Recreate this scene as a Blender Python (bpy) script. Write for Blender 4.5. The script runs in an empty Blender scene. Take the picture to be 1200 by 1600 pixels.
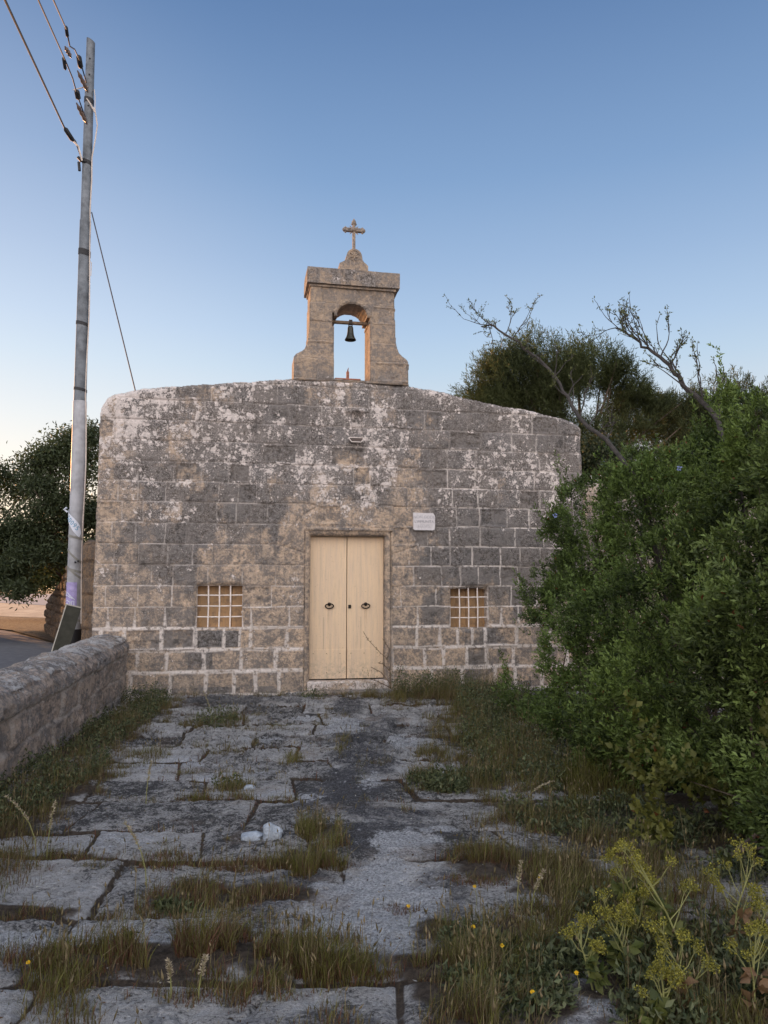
import bpy, math, random
import numpy as np
from mathutils import Vector, Matrix

C = bpy.context.scene
COL = C.collection
R = math.radians
random.seed(7)

# ---------------------------------------------------------------- camera
cam_d = bpy.data.cameras.new('camera')
cam_d.sensor_fit = 'VERTICAL'; cam_d.sensor_height = 36; cam_d.sensor_width = 36
cam_d.lens = 27.0; cam_d.clip_end = 3000; cam_d.clip_start = 0.05
cam = bpy.data.objects.new('camera', cam_d); COL.objects.link(cam)
cam.location = (0, 0, 1.5); cam.rotation_euler = (R(90) + math.atan(122 / 1200), 0, 0)
C.camera = cam
C.render.resolution_x = 768; C.render.resolution_y = 1024

# ---------------------------------------------------------------- sky and sun
SUN_AZ = R(-40)          # from +Y, negative to the left
SUN_EL = R(7)
BACK_LOW = (2.3, 2.0, 1.9); BACK_MID = (2.2, 2.0, 2.0)
W = bpy.data.worlds.new('World'); C.world = W; W.use_nodes = True
nt = W.node_tree; nt.nodes.clear()
out = nt.nodes.new('ShaderNodeOutputWorld'); bg = nt.nodes.new('ShaderNodeBackground')
sky = nt.nodes.new('ShaderNodeTexSky'); sky.sky_type = 'NISHITA'; sky.sun_disc = False
sky.sun_elevation = SUN_EL; sky.sun_rotation = SUN_AZ
sky.air_density = 1.0; sky.dust_density = 0.6; sky.ozone_density = 2.0
def wn(t, **k):
    n = nt.nodes.new(t)
    for a, b in k.items(): setattr(n, a, b)
    return n
def wmath(op, a, b=None, clamp=False):
    n = wn('ShaderNodeMath', operation=op, use_clamp=clamp)
    for i, v in enumerate((a, b)):
        if v is None: continue
        if isinstance(v, (int, float)): n.inputs[i].default_value = v
        else: nt.links.new(v, n.inputs[i])
    return n.outputs[0]
# colour of the dusk sky by height (dark blue overhead, pale and warm at the horizon), mixed with the physical sky,
# brightest towards the sun and with the soft pinkish light of the sky opposite the sun
tc = wn('ShaderNodeTexCoord'); nv = wn('ShaderNodeVectorMath', operation='NORMALIZE'); nt.links.new(tc.outputs['Generated'], nv.inputs[0])
sep = wn('ShaderNodeSeparateXYZ'); nt.links.new(nv.outputs[0], sep.inputs[0])
def ramp(stops, src):
    r = wn('ShaderNodeValToRGB'); nt.links.new(src, r.inputs[0]); e = r.color_ramp.elements
    while len(e) > 1: e.remove(e[-1])
    e[0].position = stops[0][0]; e[0].color = (*[c/2.5 for c in stops[0][1]], 1)
    for p, c in stops[1:]: q = e.new(p); q.color = (*[v/2.5 for v in c], 1)
    return r.outputs[0]
front = ramp([(0, (1.0, .66, .40)), (.06, (1.0, .78, .55)), (.14, (.90, .87, .81)), (.21, (.73, .80, .86)), (.28, (.56, .71, .87)), (.324, (.475, .635, .85)), (.40, (.355, .51, .755)),
              (.488, (.24, .39, .645)), (.63, (.132, .243, .468)), (.8, (.09, .175, .37)), (1.0, (.065, .14, .31))], sep.outputs[2])
backc = ramp([(0, BACK_LOW), (.3, BACK_MID), (.6, (2.3, 2.3, 2.42)), (1.0, (1.1, 1.2, 1.4))], sep.outputs[2])
mr = wn('ShaderNodeMapRange', interpolation_type='SMOOTHSTEP'); nt.links.new(sep.outputs[1], mr.inputs[0])
mr.inputs[1].default_value = .05; mr.inputs[2].default_value = -.45; mr.inputs[3].default_value = 0; mr.inputs[4].default_value = 1
m1 = wn('ShaderNodeMix', data_type='RGBA'); nt.links.new(mr.outputs[0], m1.inputs[0]); nt.links.new(front, m1.inputs[6]); nt.links.new(backc, m1.inputs[7])
dt = wn('ShaderNodeVectorMath', operation='DOT_PRODUCT'); nt.links.new(nv.outputs[0], dt.inputs[0]); dt.inputs[1].default_value = (math.sin(SUN_AZ), math.cos(SUN_AZ), .05)
gl = wn('ShaderNodeMapRange', interpolation_type='SMOOTHSTEP'); nt.links.new(dt.outputs['Value'], gl.inputs[0])
gl.inputs[1].default_value = .72; gl.inputs[2].default_value = 1.0; gl.inputs[3].default_value = 0; gl.inputs[4].default_value = 1
m2 = wn('ShaderNodeMix', data_type='RGBA', blend_type='ADD'); nt.links.new(gl.outputs[0], m2.inputs[0]); nt.links.new(m1.outputs[2], m2.inputs[6]); m2.inputs[7].default_value = (.06, .045, .03, 1)
sc = wn('ShaderNodeVectorMath', operation='SCALE'); nt.links.new(m2.outputs[2], sc.inputs[0]); sc.inputs['Scale'].default_value = 17.1
m3 = wn('ShaderNodeMix', data_type='RGBA'); m3.inputs[0].default_value = .08; nt.links.new(sc.outputs[0], m3.inputs[6]); nt.links.new(sky.outputs[0], m3.inputs[7])
nt.links.new(m3.outputs[2], bg.inputs[0]); bg.inputs[1].default_value = 0.1
nt.links.new(bg.outputs[0], out.inputs[0])
sd = bpy.data.lights.new('sun', 'SUN'); sd.energy = 5.0; sd.angle = R(0.5); sd.color = (1.0, 0.50, 0.21)
so = bpy.data.objects.new('sun', sd); COL.objects.link(so)
sdir = Vector((math.sin(SUN_AZ) * math.cos(SUN_EL), math.cos(SUN_AZ) * math.cos(SUN_EL), math.sin(SUN_EL)))
so.rotation_euler = sdir.to_track_quat('Z', 'Y').to_euler(); so.location = (-20, 30, 12)
C.view_settings.view_transform = 'Standard'; C.view_settings.look = 'None'
C.view_settings.gamma = 1; C.view_settings.use_curve_mapping = False
C.view_settings.exposure = 0.55
C.render.engine = 'CYCLES'

# ---------------------------------------------------------------- helpers
def tag(o, label=None, cat=None, group=None, kind=None):
    if label: o['label'] = label
    if cat: o['category'] = cat
    if group: o['group'] = group
    if kind: o['kind'] = kind
    return o
def empty(name, loc=(0, 0, 0), rz=0, label=None, cat=None, group=None):
    o = bpy.data.objects.new(name, None); COL.objects.link(o)
    o.location = loc; o.rotation_euler = (0, 0, rz); o.empty_display_size = 0.1
    return tag(o, label, cat, group)
def copy_tree(o, parent=None):
    c = o.copy(); COL.objects.link(c); c.parent = parent
    for ch in list(o.children): copy_tree(ch, c)
    return c

def npobj(name, V, F, mat, parent=None, attrs=None, smooth=False):
    """V (n,3); F a list of int arrays, each (k,3) or (k,4); attrs {name: (n,) or (n,4)}"""
    if not isinstance(F, list): F = [F]
    F = [f for f in F if len(f)]
    me = bpy.data.meshes.new(name)
    V = np.asarray(V, dtype=np.float32)
    me.vertices.add(len(V)); me.vertices.foreach_set('co', V.ravel())
    tot = sum(f.size for f in F); me.loops.add(tot)
    me.loops.foreach_set('vertex_index', np.concatenate([f.ravel() for f in F]).astype(np.int32))
    sizes = np.concatenate([np.full(len(f), f.shape[1]) for f in F])
    starts = np.concatenate([[0], np.cumsum(sizes)[:-1]]).astype(np.int32)
    me.polygons.add(len(sizes)); me.polygons.foreach_set('loop_start', starts)
    if attrs:
        for k, a in attrs.items():
            a = np.asarray(a, dtype=np.float32)
            if a.ndim == 1:
                t = me.attributes.new(k, 'FLOAT', 'POINT'); t.data.foreach_set('value', a)
            else:
                if a.shape[1] == 3: a = np.concatenate([a, np.ones((len(a), 1), np.float32)], 1)
                t = me.attributes.new(k, 'FLOAT_COLOR', 'POINT'); t.data.foreach_set('color', a.ravel())
    me.update(calc_edges=True)
    if smooth: me.polygons.foreach_set('use_smooth', np.ones(len(sizes), dtype=bool))
    me.materials.append(mat)
    o = bpy.data.objects.new(name, me); COL.objects.link(o)
    if parent: o.parent = parent
    return o

class MB:
    """collects simple solids into one mesh"""
    def __init__(s): s.v = []; s.f = []
    def add(s, vs, fs):
        n = len(s.v); s.v += [tuple(v) for v in vs]; s.f += [tuple(i + n for i in f) for f in fs]; return s
    def box(s, x0, x1, y0, y1, z0, z1, m=None, b=0.0):
        if b > 0:
            vs = []
            for z, d in ((z0, b), (z0 + b, 0), (z1 - b, 0), (z1, b)):
                X0, X1, Y0, Y1 = x0 + d, x1 - d, y0 + d, y1 - d; e = b if d == 0 else 0
                vs += [(X0 + e, Y0, z), (X1 - e, Y0, z), (X1, Y0 + e, z), (X1, Y1 - e, z), (X1 - e, Y1, z), (X0 + e, Y1, z), (X0, Y1 - e, z), (X0, Y0 + e, z)]
            fs = [tuple(range(7, -1, -1)), tuple(range(24, 32))]
            for k in range(3):
                for i in range(8): j = (i + 1) % 8; fs.append((k*8+i, k*8+j, k*8+8+j, k*8+8+i))
        else:
            vs = [(x, y, z) for z in (z0, z1) for x, y in ((x0, y0), (x1, y0), (x1, y1), (x0, y1))]
            fs = [(3, 2, 1, 0), (4, 5, 6, 7), (0, 1, 5, 4), (1, 2, 6, 5), (2, 3, 7, 6), (3, 0, 4, 7)]
        if m: vs = [m @ Vector(v) for v in vs]
        return s.add(vs, fs)
    def tube(s, pts, rad, n=8, cap=True):
        pts = [Vector(p) for p in pts]
        if isinstance(rad, (int, float)): rad = [rad] * len(pts)
        vs = []; up0 = None
        for i, p in enumerate(pts):
            t = (pts[min(i + 1, len(pts) - 1)] - pts[max(i - 1, 0)])
            if t.length < 1e-9: t = Vector((0, 0, 1))
            t.normalize()
            if up0 is None: up0 = Vector((1, 0, 0)) if abs(t.x) < .9 else Vector((0, 1, 0))
            a = (up0 - t * up0.dot(t)); a.normalize(); b = t.cross(a); up0 = a
            for k in range(n):
                an = 2 * math.pi * k / n
                vs.append(p + (a * math.cos(an) + b * math.sin(an)) * rad[i])
        fs = []
        for i in range(len(pts) - 1):
            for k in range(n):
                j = (k + 1) % n; fs.append((i*n+k, i*n+j, i*n+n+j, i*n+n+k))
        if cap:
            fs.append(tuple(range(n - 1, -1, -1))); fs.append(tuple((len(pts)-1)*n + k for k in range(n)))
        return s.add(vs, fs)
    def lathe(s, prof, c=(0, 0, 0), n=24):
        vs = [(c[0] + r * math.cos(2*math.pi*k/n), c[1] + r * math.sin(2*math.pi*k/n), c[2] + z) for r, z in prof for k in range(n)]
        fs = [(i*n+k, i*n+(k+1) % n, i*n+n+(k+1) % n, i*n+n+k) for i in range(len(prof)-1) for k in range(n)]
        return s.add(vs, fs)
    def prism(s, poly, y0, y1):            # polygon in x,z extruded along y
        n = len(poly)
        vs = [(x, y0, z) for x, z in poly] + [(x, y1, z) for x, z in poly]
        fs = [tuple(range(n)), tuple(range(2*n-1, n-1, -1))] + [(i, i+n, (i+1) % n + n, (i+1) % n) for i in range(n)]
        return s.add(vs, fs)
    def ball(s, c, r, sz=1.0, n=8, m=6):
        vs = [(c[0], c[1], c[2] - r*sz)]
        for i in range(1, m):
            a = -math.pi/2 + math.pi*i/m
            for k in range(n): vs.append((c[0] + r*math.cos(a)*math.cos(2*math.pi*k/n), c[1] + r*math.cos(a)*math.sin(2*math.pi*k/n), c[2] + r*sz*math.sin(a)))
        vs.append((c[0], c[1], c[2] + r*sz)); fs = []
        for k in range(n): fs.append((0, 1+(k+1) % n, 1+k)); fs.append((len(vs)-1, 1+(m-2)*n+k, 1+(m-2)*n+(k+1) % n))
        for i in range(m-2):
            for k in range(n): fs.append((1+i*n+k, 1+i*n+(k+1) % n, 1+(i+1)*n+(k+1) % n, 1+(i+1)*n+k))
        return s.add(vs, fs)
    def build(s, name, mat, parent=None, smooth=False, origin=None):
        me = bpy.data.meshes.new(name)
        v = s.v if origin is None else [tuple(Vector(p) - Vector(origin)) for p in s.v]
        me.from_pydata(v, [], s.f); me.update(calc_edges=True)
        me.materials.append(mat)
        if smooth:
            me.polygons.foreach_set('use_smooth', [True] * len(me.polygons))
            try: me.set_sharp_from_angle(angle=R(40))
            except Exception: pass
        o = bpy.data.objects.new(name, me); COL.objects.link(o)
        if origin is not None: o.location = origin
        if parent: o.parent = parent
        return o

# numpy value noise ------------------------------------------------
def _h(ix, iy, seed):
    n = (ix.astype(np.int64) * 374761393 + iy.astype(np.int64) * 668265263 + seed * 1442695041) & 0xffffffff
    n = ((n ^ (n >> 13)) * 1274126177) & 0xffffffff
    n = (n ^ (n >> 16)) & 0xffffffff
    return n / 4294967295.0
def vn(x, y, seed=0):
    ix = np.floor(x); iy = np.floor(y); fx = x - ix; fy = y - iy
    fx = fx*fx*(3-2*fx); fy = fy*fy*(3-2*fy)
    a = _h(ix, iy, seed); b = _h(ix+1, iy, seed); c = _h(ix, iy+1, seed); d = _h(ix+1, iy+1, seed)
    return (a*(1-fx)+b*fx)*(1-fy) + (c*(1-fx)+d*fx)*fy
def fbm(x, y, seed=0, o=4, g=.5):
    s = 0; a = 1; t = 0
    for i in range(o):
        s = s + a*vn(x*2**i + 17.3*i, y*2**i + 5.1*i, seed+i); t += a; a *= g
    return s/t
def ss(a, b, x):
    t = np.clip((x-a)/(b-a), 0, 1); return t*t*(3-2*t)

# ---------------------------------------------------------------- materials
def newmat(name):
    m = bpy.data.materials.new(name); m.use_nodes = True; t = m.node_tree; t.nodes.clear()
    o = t.nodes.new('ShaderNodeOutputMaterial'); p = t.nodes.new('ShaderNodeBsdfPrincipled')
    t.links.new(p.outputs[0], o.inputs[0]); return m, t, p, o
class G:
    def __init__(s, t): s.t = t
    def n(s, ty, **k):
        n = s.t.nodes.new(ty)
        for a, b in k.items(): setattr(n, a, b)
        return n
    def put(s, sock, v):
        if isinstance(v, (int, float)): sock.default_value = v
        elif isinstance(v, (tuple, list)): sock.default_value = tuple(v) + ((1,) if len(v) == 3 and len(sock.default_value) == 4 else ())
        else: s.t.links.new(v, sock)
    def noise(s, scale, detail=4, rough=.55, vec=None, dist=0):
        n = s.n('ShaderNodeTexNoise'); n.inputs['Scale'].default_value = scale; n.inputs['Detail'].default_value = detail
        n.inputs['Roughness'].default_value = rough; n.inputs['Distortion'].default_value = dist
        s.t.links.new(vec if vec else s.obj(), n.inputs['Vector']); return n.outputs[0]
    def vor(s, scale, vec=None, feat='F1', rnd=1.0):
        n = s.n('ShaderNodeTexVoronoi', feature=feat); n.inputs['Scale'].default_value = scale; n.inputs['Randomness'].default_value = rnd
        s.t.links.new(vec if vec else s.obj(), n.inputs['Vector']); return n.outputs[0]
    def obj(s):
        if not hasattr(s, '_o'): s._o = s.n('ShaderNodeTexCoord').outputs['Object']
        return s._o
    def warp(s, amt, scale):
        n = s.n('ShaderNodeTexNoise'); n.inputs['Scale'].default_value = scale; n.inputs['Detail'].default_value = 3
        s.t.links.new(s.obj(), n.inputs['Vector'])
        a = s.n('ShaderNodeVectorMath', operation='MULTIPLY_ADD'); s.t.links.new(n.outputs[1], a.inputs[0])
        a.inputs[1].default_value = (amt,)*3; s.t.links.new(s.obj(), a.inputs[2]); return a.outputs[0]
    def attr(s, name, fac=True):
        n = s.n('ShaderNodeAttribute'); n.attribute_name = name; return n.outputs['Fac'] if fac else n.outputs['Color']
    def m(s, op, a, b=0.0, c=None, clamp=False):
        n = s.n('ShaderNodeMath', operation=op, use_clamp=clamp); s.put(n.inputs[0], a); s.put(n.inputs[1], b)
        if c is not None: s.put(n.inputs[2], c)
        return n.outputs[0]
    def step(s, v, a, b, lo=0.0, hi=1.0):
        n = s.n('ShaderNodeMapRange', interpolation_type='SMOOTHSTEP'); s.put(n.inputs[0], v)
        n.inputs[1].default_value = a; n.inputs[2].default_value = b; n.inputs[3].default_value = lo; n.inputs[4].default_value = hi
        return n.outputs[0]
    def mix(s, f, a, b, mode='MIX'):
        n = s.n('ShaderNodeMix', data_type='RGBA', blend_type=mode); s.put(n.inputs[0], f)
        s.put(n.inputs[6], a); s.put(n.inputs[7], b); return n.outputs[2]
    def bump(s, h, dist, strength=1.0, nrm=None):
        n = s.n('ShaderNodeBump'); n.inputs['Strength'].default_value = strength; n.inputs['Distance'].default_value = dist
        s.put(n.inputs['Height'], h)
        if nrm: s.t.links.new(nrm, n.inputs['Normal'])
        return n.outputs[0]

def plain(name, col, rough=.6, metal=0, var=.15, scale=12, bump=0.0, dirt=None, dirt_amt=.5, spec=.5):
    m, t, p, o = newmat(name); g = G(t)
    nz = g.noise(scale, 5)
    c = g.mix(g.step(nz, .3, .7), tuple(x*(1-var) for x in col), tuple(min(1, x*(1+var)) for x in col))
    if dirt: c = g.mix(g.m('MULTIPLY', g.step(g.noise(scale*.35, 6, .65), .5, .68), dirt_amt), c, dirt)
    t.links.new(c, p.inputs['Base Color']); p.inputs['Roughness'].default_value = rough; p.inputs['Metallic'].default_value = metal
    p.inputs['Specular IOR Level'].default_value = spec
    if bump: t.links.new(g.bump(g.noise(scale*4, 5), bump), p.inputs['Normal'])
    return m

def stone_mat(name, tan, tan2, dark=(.118, .112, .109), pale=(.95, .85, .79), mort=(.80, .72, .66), fine=1.0):
    """limestone with grey biofilm (attribute dk), pale lichen rosettes (attribute pl), mortar (attribute mo), block tone (attribute tn)"""
    m, t, p, o = newmat(name); g = G(t)
    w = g.warp(.05, 9)
    tone = g.attr('tn'); dk = g.attr('dk'); pl = g.attr('pl'); mo = g.attr('mo')
    base = g.mix(tone, tan, tan2)
    base = g.mix(g.m('MULTIPLY', g.step(g.noise(7, 6, .65), .35, .7), .5), base, tuple(x*.66 for x in tan2))
    base = g.mix(g.m('MULTIPLY', g.step(g.noise(60, 3, .7), .4, .75), .35), base, tuple(x*.55 for x in tan))
    # grey grime in mottles of several sizes, everywhere
    mg = g.m('ADD', g.m('MULTIPLY', g.noise(5.5, 8, .72, w), .6), g.m('MULTIPLY', g.noise(24, 6, .72), .55))
    base = g.mix(g.m('MULTIPLY', g.step(mg, .50, .64), .8), base, tuple(x*1.35 for x in dark))
    base = g.mix(g.m('MULTIPLY', g.step(g.noise(13, 6, .7, g.warp(.04, 20)), .56, .66), .45), base, tuple(min(1, x*1.35) for x in tan))
    # biofilm
    n1 = g.noise(1.5, 4, .6, w); n2 = g.noise(9, 7, .68, w); n3 = g.noise(45, 5, .7)
    d = g.m('ADD', g.m('ADD', g.m('MULTIPLY', n1, .7), g.m('MULTIPLY', n2, .8)), g.m('MULTIPLY', n3, .35))   # mean ~.92
    mp = g.n('ShaderNodeMapping'); t.links.new(w, mp.inputs[0]); mp.inputs['Scale'].default_value = (7, 7, .55)
    d = g.m('ADD', d, g.m('MULTIPLY', g.m('SUBTRACT', g.noise(1, 5, .7, mp.outputs[0]), .5), .7))
    dm = g.step(g.m('ADD', g.m('SUBTRACT', d, .92), g.m('SUBTRACT', dk, .5)), -.15, .15)
    dcol = g.mix(g.step(g.m('ADD', g.m('MULTIPLY', g.noise(17, 6, .78), .6), g.m('MULTIPLY', g.noise(58, 4, .75), .4)), .40, .60), tuple(x*.28 for x in dark), tuple(min(1, x*2.3) for x in dark))
    dcol = g.mix(g.step(g.noise(2.2, 5, .7), .45, .62), dcol, tuple(min(1, x*1.7) for x in dark))
    dcol = g.mix(g.m('MULTIPLY', tone, .2), dcol, tuple(x*.6 for x in tan2))
    c = g.mix(g.m('MULTIPLY', dm, .93), base, dcol)
    c = g.mix(g.m('MULTIPLY', g.m('MULTIPLY', dm, g.step(g.noise(4.2, 7, .74, w), .54, .66)), .6), c, tuple(x*.3 for x in dark))
    # pale lichens: voronoi rosettes broken by noise
    v1 = g.vor(13, g.warp(.09, 16)); v2 = g.vor(36, g.warp(.05, 34)); n4 = g.noise(5, 5, .65, w); n5 = g.noise(34, 5, .75)
    a = g.m('ADD', g.m('ADD', pl, g.m('MULTIPLY', g.m('SUBTRACT', n4, .5), 2.2)), g.m('MULTIPLY', g.m('SUBTRACT', n5, .5), 1.3))
    r1 = g.step(g.m('SUBTRACT', a, g.m('MULTIPLY', v1, 1.0)), .02, .13)
    r2 = g.step(g.m('SUBTRACT', a, g.m('MULTIPLY', v2, 1.15)), -.02, .12)
    r3 = g.m('MULTIPLY', g.step(g.m('ADD', g.noise(75, 4, .75), g.m('MULTIPLY', pl, .12)), .575, .64), .55)
    lich = g.m('MAXIMUM', g.m('MAXIMUM', r1, g.m('MULTIPLY', r2, .85)), r3)
    pc = g.mix(g.step(g.noise(18, 5, .7), .35, .65), pale, tuple(x*.72 for x in pale))
    c = g.mix(g.m('MULTIPLY', lich, .88), c, pc)
    # mortar
    mm = g.m('MULTIPLY', mo, g.step(g.noise(16, 5, .7), .36, .52))
    c = g.mix(g.m('MULTIPLY', mm, .95), c, mort)
    # small black specks
    c = g.mix(g.m('MULTIPLY', g.step(g.noise(110, 2, .6), .63, .7), .6), c, (.05, .045, .04))
    t.links.new(c, p.inputs['Base Color']); p.inputs['Roughness'].default_value = .92; p.inputs['Specular IOR Level'].default_value = .2
    h = g.m('ADD', g.m('MULTIPLY', g.noise(30, 8, .7), 1.0), g.m('MULTIPLY', g.noise(110, 4, .7), .5))
    h = g.m('ADD', h, g.m('MULTIPLY', lich, .12))
    t.links.new(g.bump(h, .03*fine), p.inputs['Normal'])
    return m

def leaf_mat(name, trans=.25, rough=.55, spec=.3):
    m, t, p, o = newmat(name); g = G(t)
    col = g.attr('tint', False)
    t.links.new(col, p.inputs['Base Color']); p.inputs['Roughness'].default_value = rough
    p.inputs['Specular IOR Level'].default_value = spec
    tr = g.n('ShaderNodeBsdfTranslucent'); t.links.new(g.mix(1.0, col, (1.5, 1.5, .9), 'MULTIPLY'), tr.inputs[0])
    mx = g.n('ShaderNodeMixShader'); mx.inputs[0].default_value = trans
    t.links.new(p.outputs[0], mx.inputs[1]); t.links.new(tr.outputs[0], mx.inputs[2]); t.links.new(mx.outputs[0], o.inputs[0])
    return m

M = {}
M['wall'] = stone_mat('chapel_limestone', (.70, .525, .375), (.53, .42, .325))
M['tower'] = stone_mat('bellcote_limestone', (.58, .43, .30), (.45, .355, .27), dark=(.16, .145, .135))
M['lowwall'] = stone_mat('boundary_limestone', (.56, .45, .37), (.42, .35, .29), dark=(.11, .11, .116), pale=(.58, .57, .56), mort=(.50, .46, .42), fine=1.3)
M['rubble'] = stone_mat('rubble_limestone', (.42, .27, .155), (.33, .235, .16), dark=(.10, .085, .075), fine=2)
M['iron'] = plain('wrought_iron', (.03, .024, .02), .55, .6, .3)
M['bronze'] = plain('bell_bronze', (.05, .052, .045), .5, .7, .4, 30)
M['white'] = plain('white_bar_paint', (.78, .70, .64), .55, 0, .08, 40, dirt=(.35, .2, .12), dirt_amt=.4)
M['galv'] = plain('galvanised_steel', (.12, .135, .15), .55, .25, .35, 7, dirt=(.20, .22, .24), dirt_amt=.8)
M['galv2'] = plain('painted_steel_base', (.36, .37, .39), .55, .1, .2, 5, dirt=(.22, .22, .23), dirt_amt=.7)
M['black'] = plain('black_band', (.012, .012, .014), .6)
M['wood'] = plain('weathered_wood', (.16, .11, .07), .8, 0, .3, 20)
M['rust'] = plain('rusty_rod', (.28, .11, .07), .8, 0, .3, 30)
M['wire'] = plain('cable_sheath', (.035, .035, .045), .6)
M['cream'] = plain('cream_cable', (.6, .52, .45), .6)
M['insul'] = plain('insulator_brown', (.12, .08, .06), .4)
M['marble'] = plain('white_marble', (.60, .57, .57), .6, 0, .08, 25, dirt=(.42, .4, .4), dirt_amt=.5)
M['engrave'] = plain('engraved_lead', (.20, .19, .21), .8)
M['board'] = plain('olive_board', (.05, .052, .04), .6, 0, .25, 9)
M['boardedge'] = plain('board_edge', (.55, .53, .46), .6)
M['bark'] = plain('bark', (.10, .075, .055), .9, 0, .35, 18, bump=.01)
M['greybark'] = plain('grey_bark', (.05, .043, .038), .9, 0, .35, 30, bump=.004)
M['limewash'] = plain('threshold_stone', (.48, .46, .44), .8, 0, .2, 14, bump=.004, dirt=(.15, .13, .12), dirt_amt=.4)
M['leaf'] = leaf_mat('shrub_leaf')
M['tree'] = leaf_mat('tree_leaf', .3)
M['needle'] = leaf_mat('pine_needle', .3, .6, .2)
M['grass'] = leaf_mat('grass_blade', .3, .7, .15)
M['petal'] = leaf_mat('petal', .3, .7, .1)

# door paint: cream, drip and dirt towards no place in particular, faint board grooves in the bump
def door_mat():
    m, t, p, o = newmat('cream_door_paint'); g = G(t)
    st = g.n('ShaderNodeMapping'); t.links.new(g.obj(), st.inputs[0]); st.inputs['Scale'].default_value = (14, 1, .9)
    s = g.noise(1.6, 6, .7, st.outputs[0])
    c = g.mix(g.step(s, .35, .7), (.76, .565, .365), (.66, .50, .35))
    c = g.mix(g.m('MULTIPLY', g.step(g.noise(30, 6, .75), .60, .70), .4), c, (.36, .24, .15))
    c = g.mix(g.m('MULTIPLY', g.step(g.noise(2.2, 6, .75, st.outputs[0]), .5, .62), .35), c, (.50, .39, .27))
    sep = g.n('ShaderNodeSeparateXYZ'); t.links.new(g.obj(), sep.inputs[0])
    wear = g.m('MULTIPLY', g.step(sep.outputs[2], .55, .05), g.step(g.noise(9, 6, .7, st.outputs[0]), .42, .62))
    c = g.mix(g.m('MULTIPLY', wear, .8), c, (.5, .42, .33))
    hx = g.m('ABSOLUTE', g.m('SUBTRACT', g.m('ABSOLUTE', g.m('SUBTRACT', sep.outputs[0], .01)), .275))
    run = g.m('MULTIPLY', g.step(hx, .035, .005), g.m('MULTIPLY', g.step(sep.outputs[2], .86, 1.18), g.step(sep.outputs[2], 1.26, 1.2)))
    run = g.m('MULTIPLY', run, g.step(g.noise(4, 5, .7, st.outputs[0]), .4, .6))
    c = g.mix(g.m('MULTIPLY', run, .45), c, (.34, .20, .11))
    foot = g.m('MULTIPLY', g.step(sep.outputs[2], .62, .2), g.step(g.noise(20, 6, .75), .44, .62)); c = g.mix(g.m('MULTIPLY', foot, .65), c, (.33, .28, .21))
    c = g.mix(g.m('MULTIPLY', g.step(g.noise(60, 3, .7), .64, .7), .6), c, (.25, .17, .1))
    t.links.new(c, p.inputs['Base Color']); p.inputs['Roughness'].default_value = .5
    t.links.new(g.bump(s, .003), p.inputs['Normal']); return m
M['door'] = door_mat()
def shutter_mat():
    m, t, p, o = newmat('ochre_shutter_wood'); g = G(t)
    st = g.n('ShaderNodeMapping'); t.links.new(g.obj(), st.inputs[0]); st.inputs['Scale'].default_value = (20, 20, 1.2)
    s = g.noise(1.6, 6, .7, st.outputs[0])
    c = g.mix(g.step(s, .3, .7), (.46, .27, .12), (.33, .215, .115))
    c = g.mix(g.m('MULTIPLY', g.step(g.noise(9, 6, .7), .45, .66), .75), c, (.20, .13, .08))
    t.links.new(c, p.inputs['Base Color']); p.inputs['Roughness'].default_value = .65
    t.links.new(g.bump(s, .003), p.inputs['Normal']); return m
M['shutter'] = shutter_mat()

# ================================================================ THE SETTING
# (dense sheets: x, y grid with real relief)
def grid_sheet(name, xs, ys, Z, mat, attrs, kind='structure'):
    nx, ny = len(xs), len(ys)
    X, Y = np.meshgrid(xs, ys)
    V = np.stack([X.ravel(), Y.ravel(), Z.ravel()], 1)
    i = np.arange((ny-1)*(nx-1)); r, c = i // (nx-1), i % (nx-1); a = r*nx + c
    F = np.stack([a, a+1, a+nx+1, a+nx], 1)
    o = npobj(name, V, F, mat, None, {k: v.ravel() for k, v in attrs.items()}, smooth=True)
    return tag(o, kind=kind)

# paving: large worn limestone flags, soil-filled joints
xs = np.arange(-4.6, 4.6, .0155); ys = np.concatenate([np.arange(1.6, 6.5, .0145), np.arange(6.5, 12.7, .022)])
X, Y = np.meshgrid(xs, ys)
rows = [1.2, 2.05, 2.62, 3.12, 3.74, 4.52, 5.04, 5.72, 6.35, 7.0, 7.6, 8.25, 8.9, 9.6, 10.3, 11.0, 11.8, 12.6, 13.5]
Xw = X + .05*(fbm(X*1.3, Y*1.3, 3) - .5); Yw = Y + .09*(fbm(X*1.1, Y*1.1, 9) - .5) + .02*(fbm(X*7, Y*7, 12) - .5) - .02*X
row = np.clip(np.searchsorted(rows, Yw) - 1, 0, len(rows)-2)
rarr = np.array(rows); dh = np.minimum(Yw - rarr[row], rarr[row+1] - Yw)
dv = np.full(X.shape, 9.); bid = np.zeros(X.shape)
rg = np.random.RandomState(11)
for r in range(len(rows)-1):
    j = [-6.0 + rg.rand()*.5]
    while j[-1] < 6: j.append(j[-1] + .62 + rg.rand()*.75)
    j = np.array(j); s = row == r
    xx = Xw[s] + (Yw[s]-rarr[r]) * (rg.rand()-.3)*.35
    c = np.clip(np.searchsorted(j, xx) - 1, 0, len(j)-2)
    dv[s] = np.minimum(xx - j[c], j[c+1] - xx); bid[s] = c + 40*r
tone = _h(bid, bid*0+3, 5); tz = _h(bid, bid*0+7, 8); tx = _h(bid, bid*0+9, 2); ty = _h(bid, bid*0+11, 4)
fade = ss(.9, 1.9, X - .15*(Y-5)) * 1.0                       # the flags break up towards the bushes
rough = ss(6.2, 7.6, Y)                                        # older, rougher rock nearer the chapel
dj = np.minimum(dh, dv*1.15)
pale = np.zeros(X.shape); dk = np.zeros(X.shape)
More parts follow.
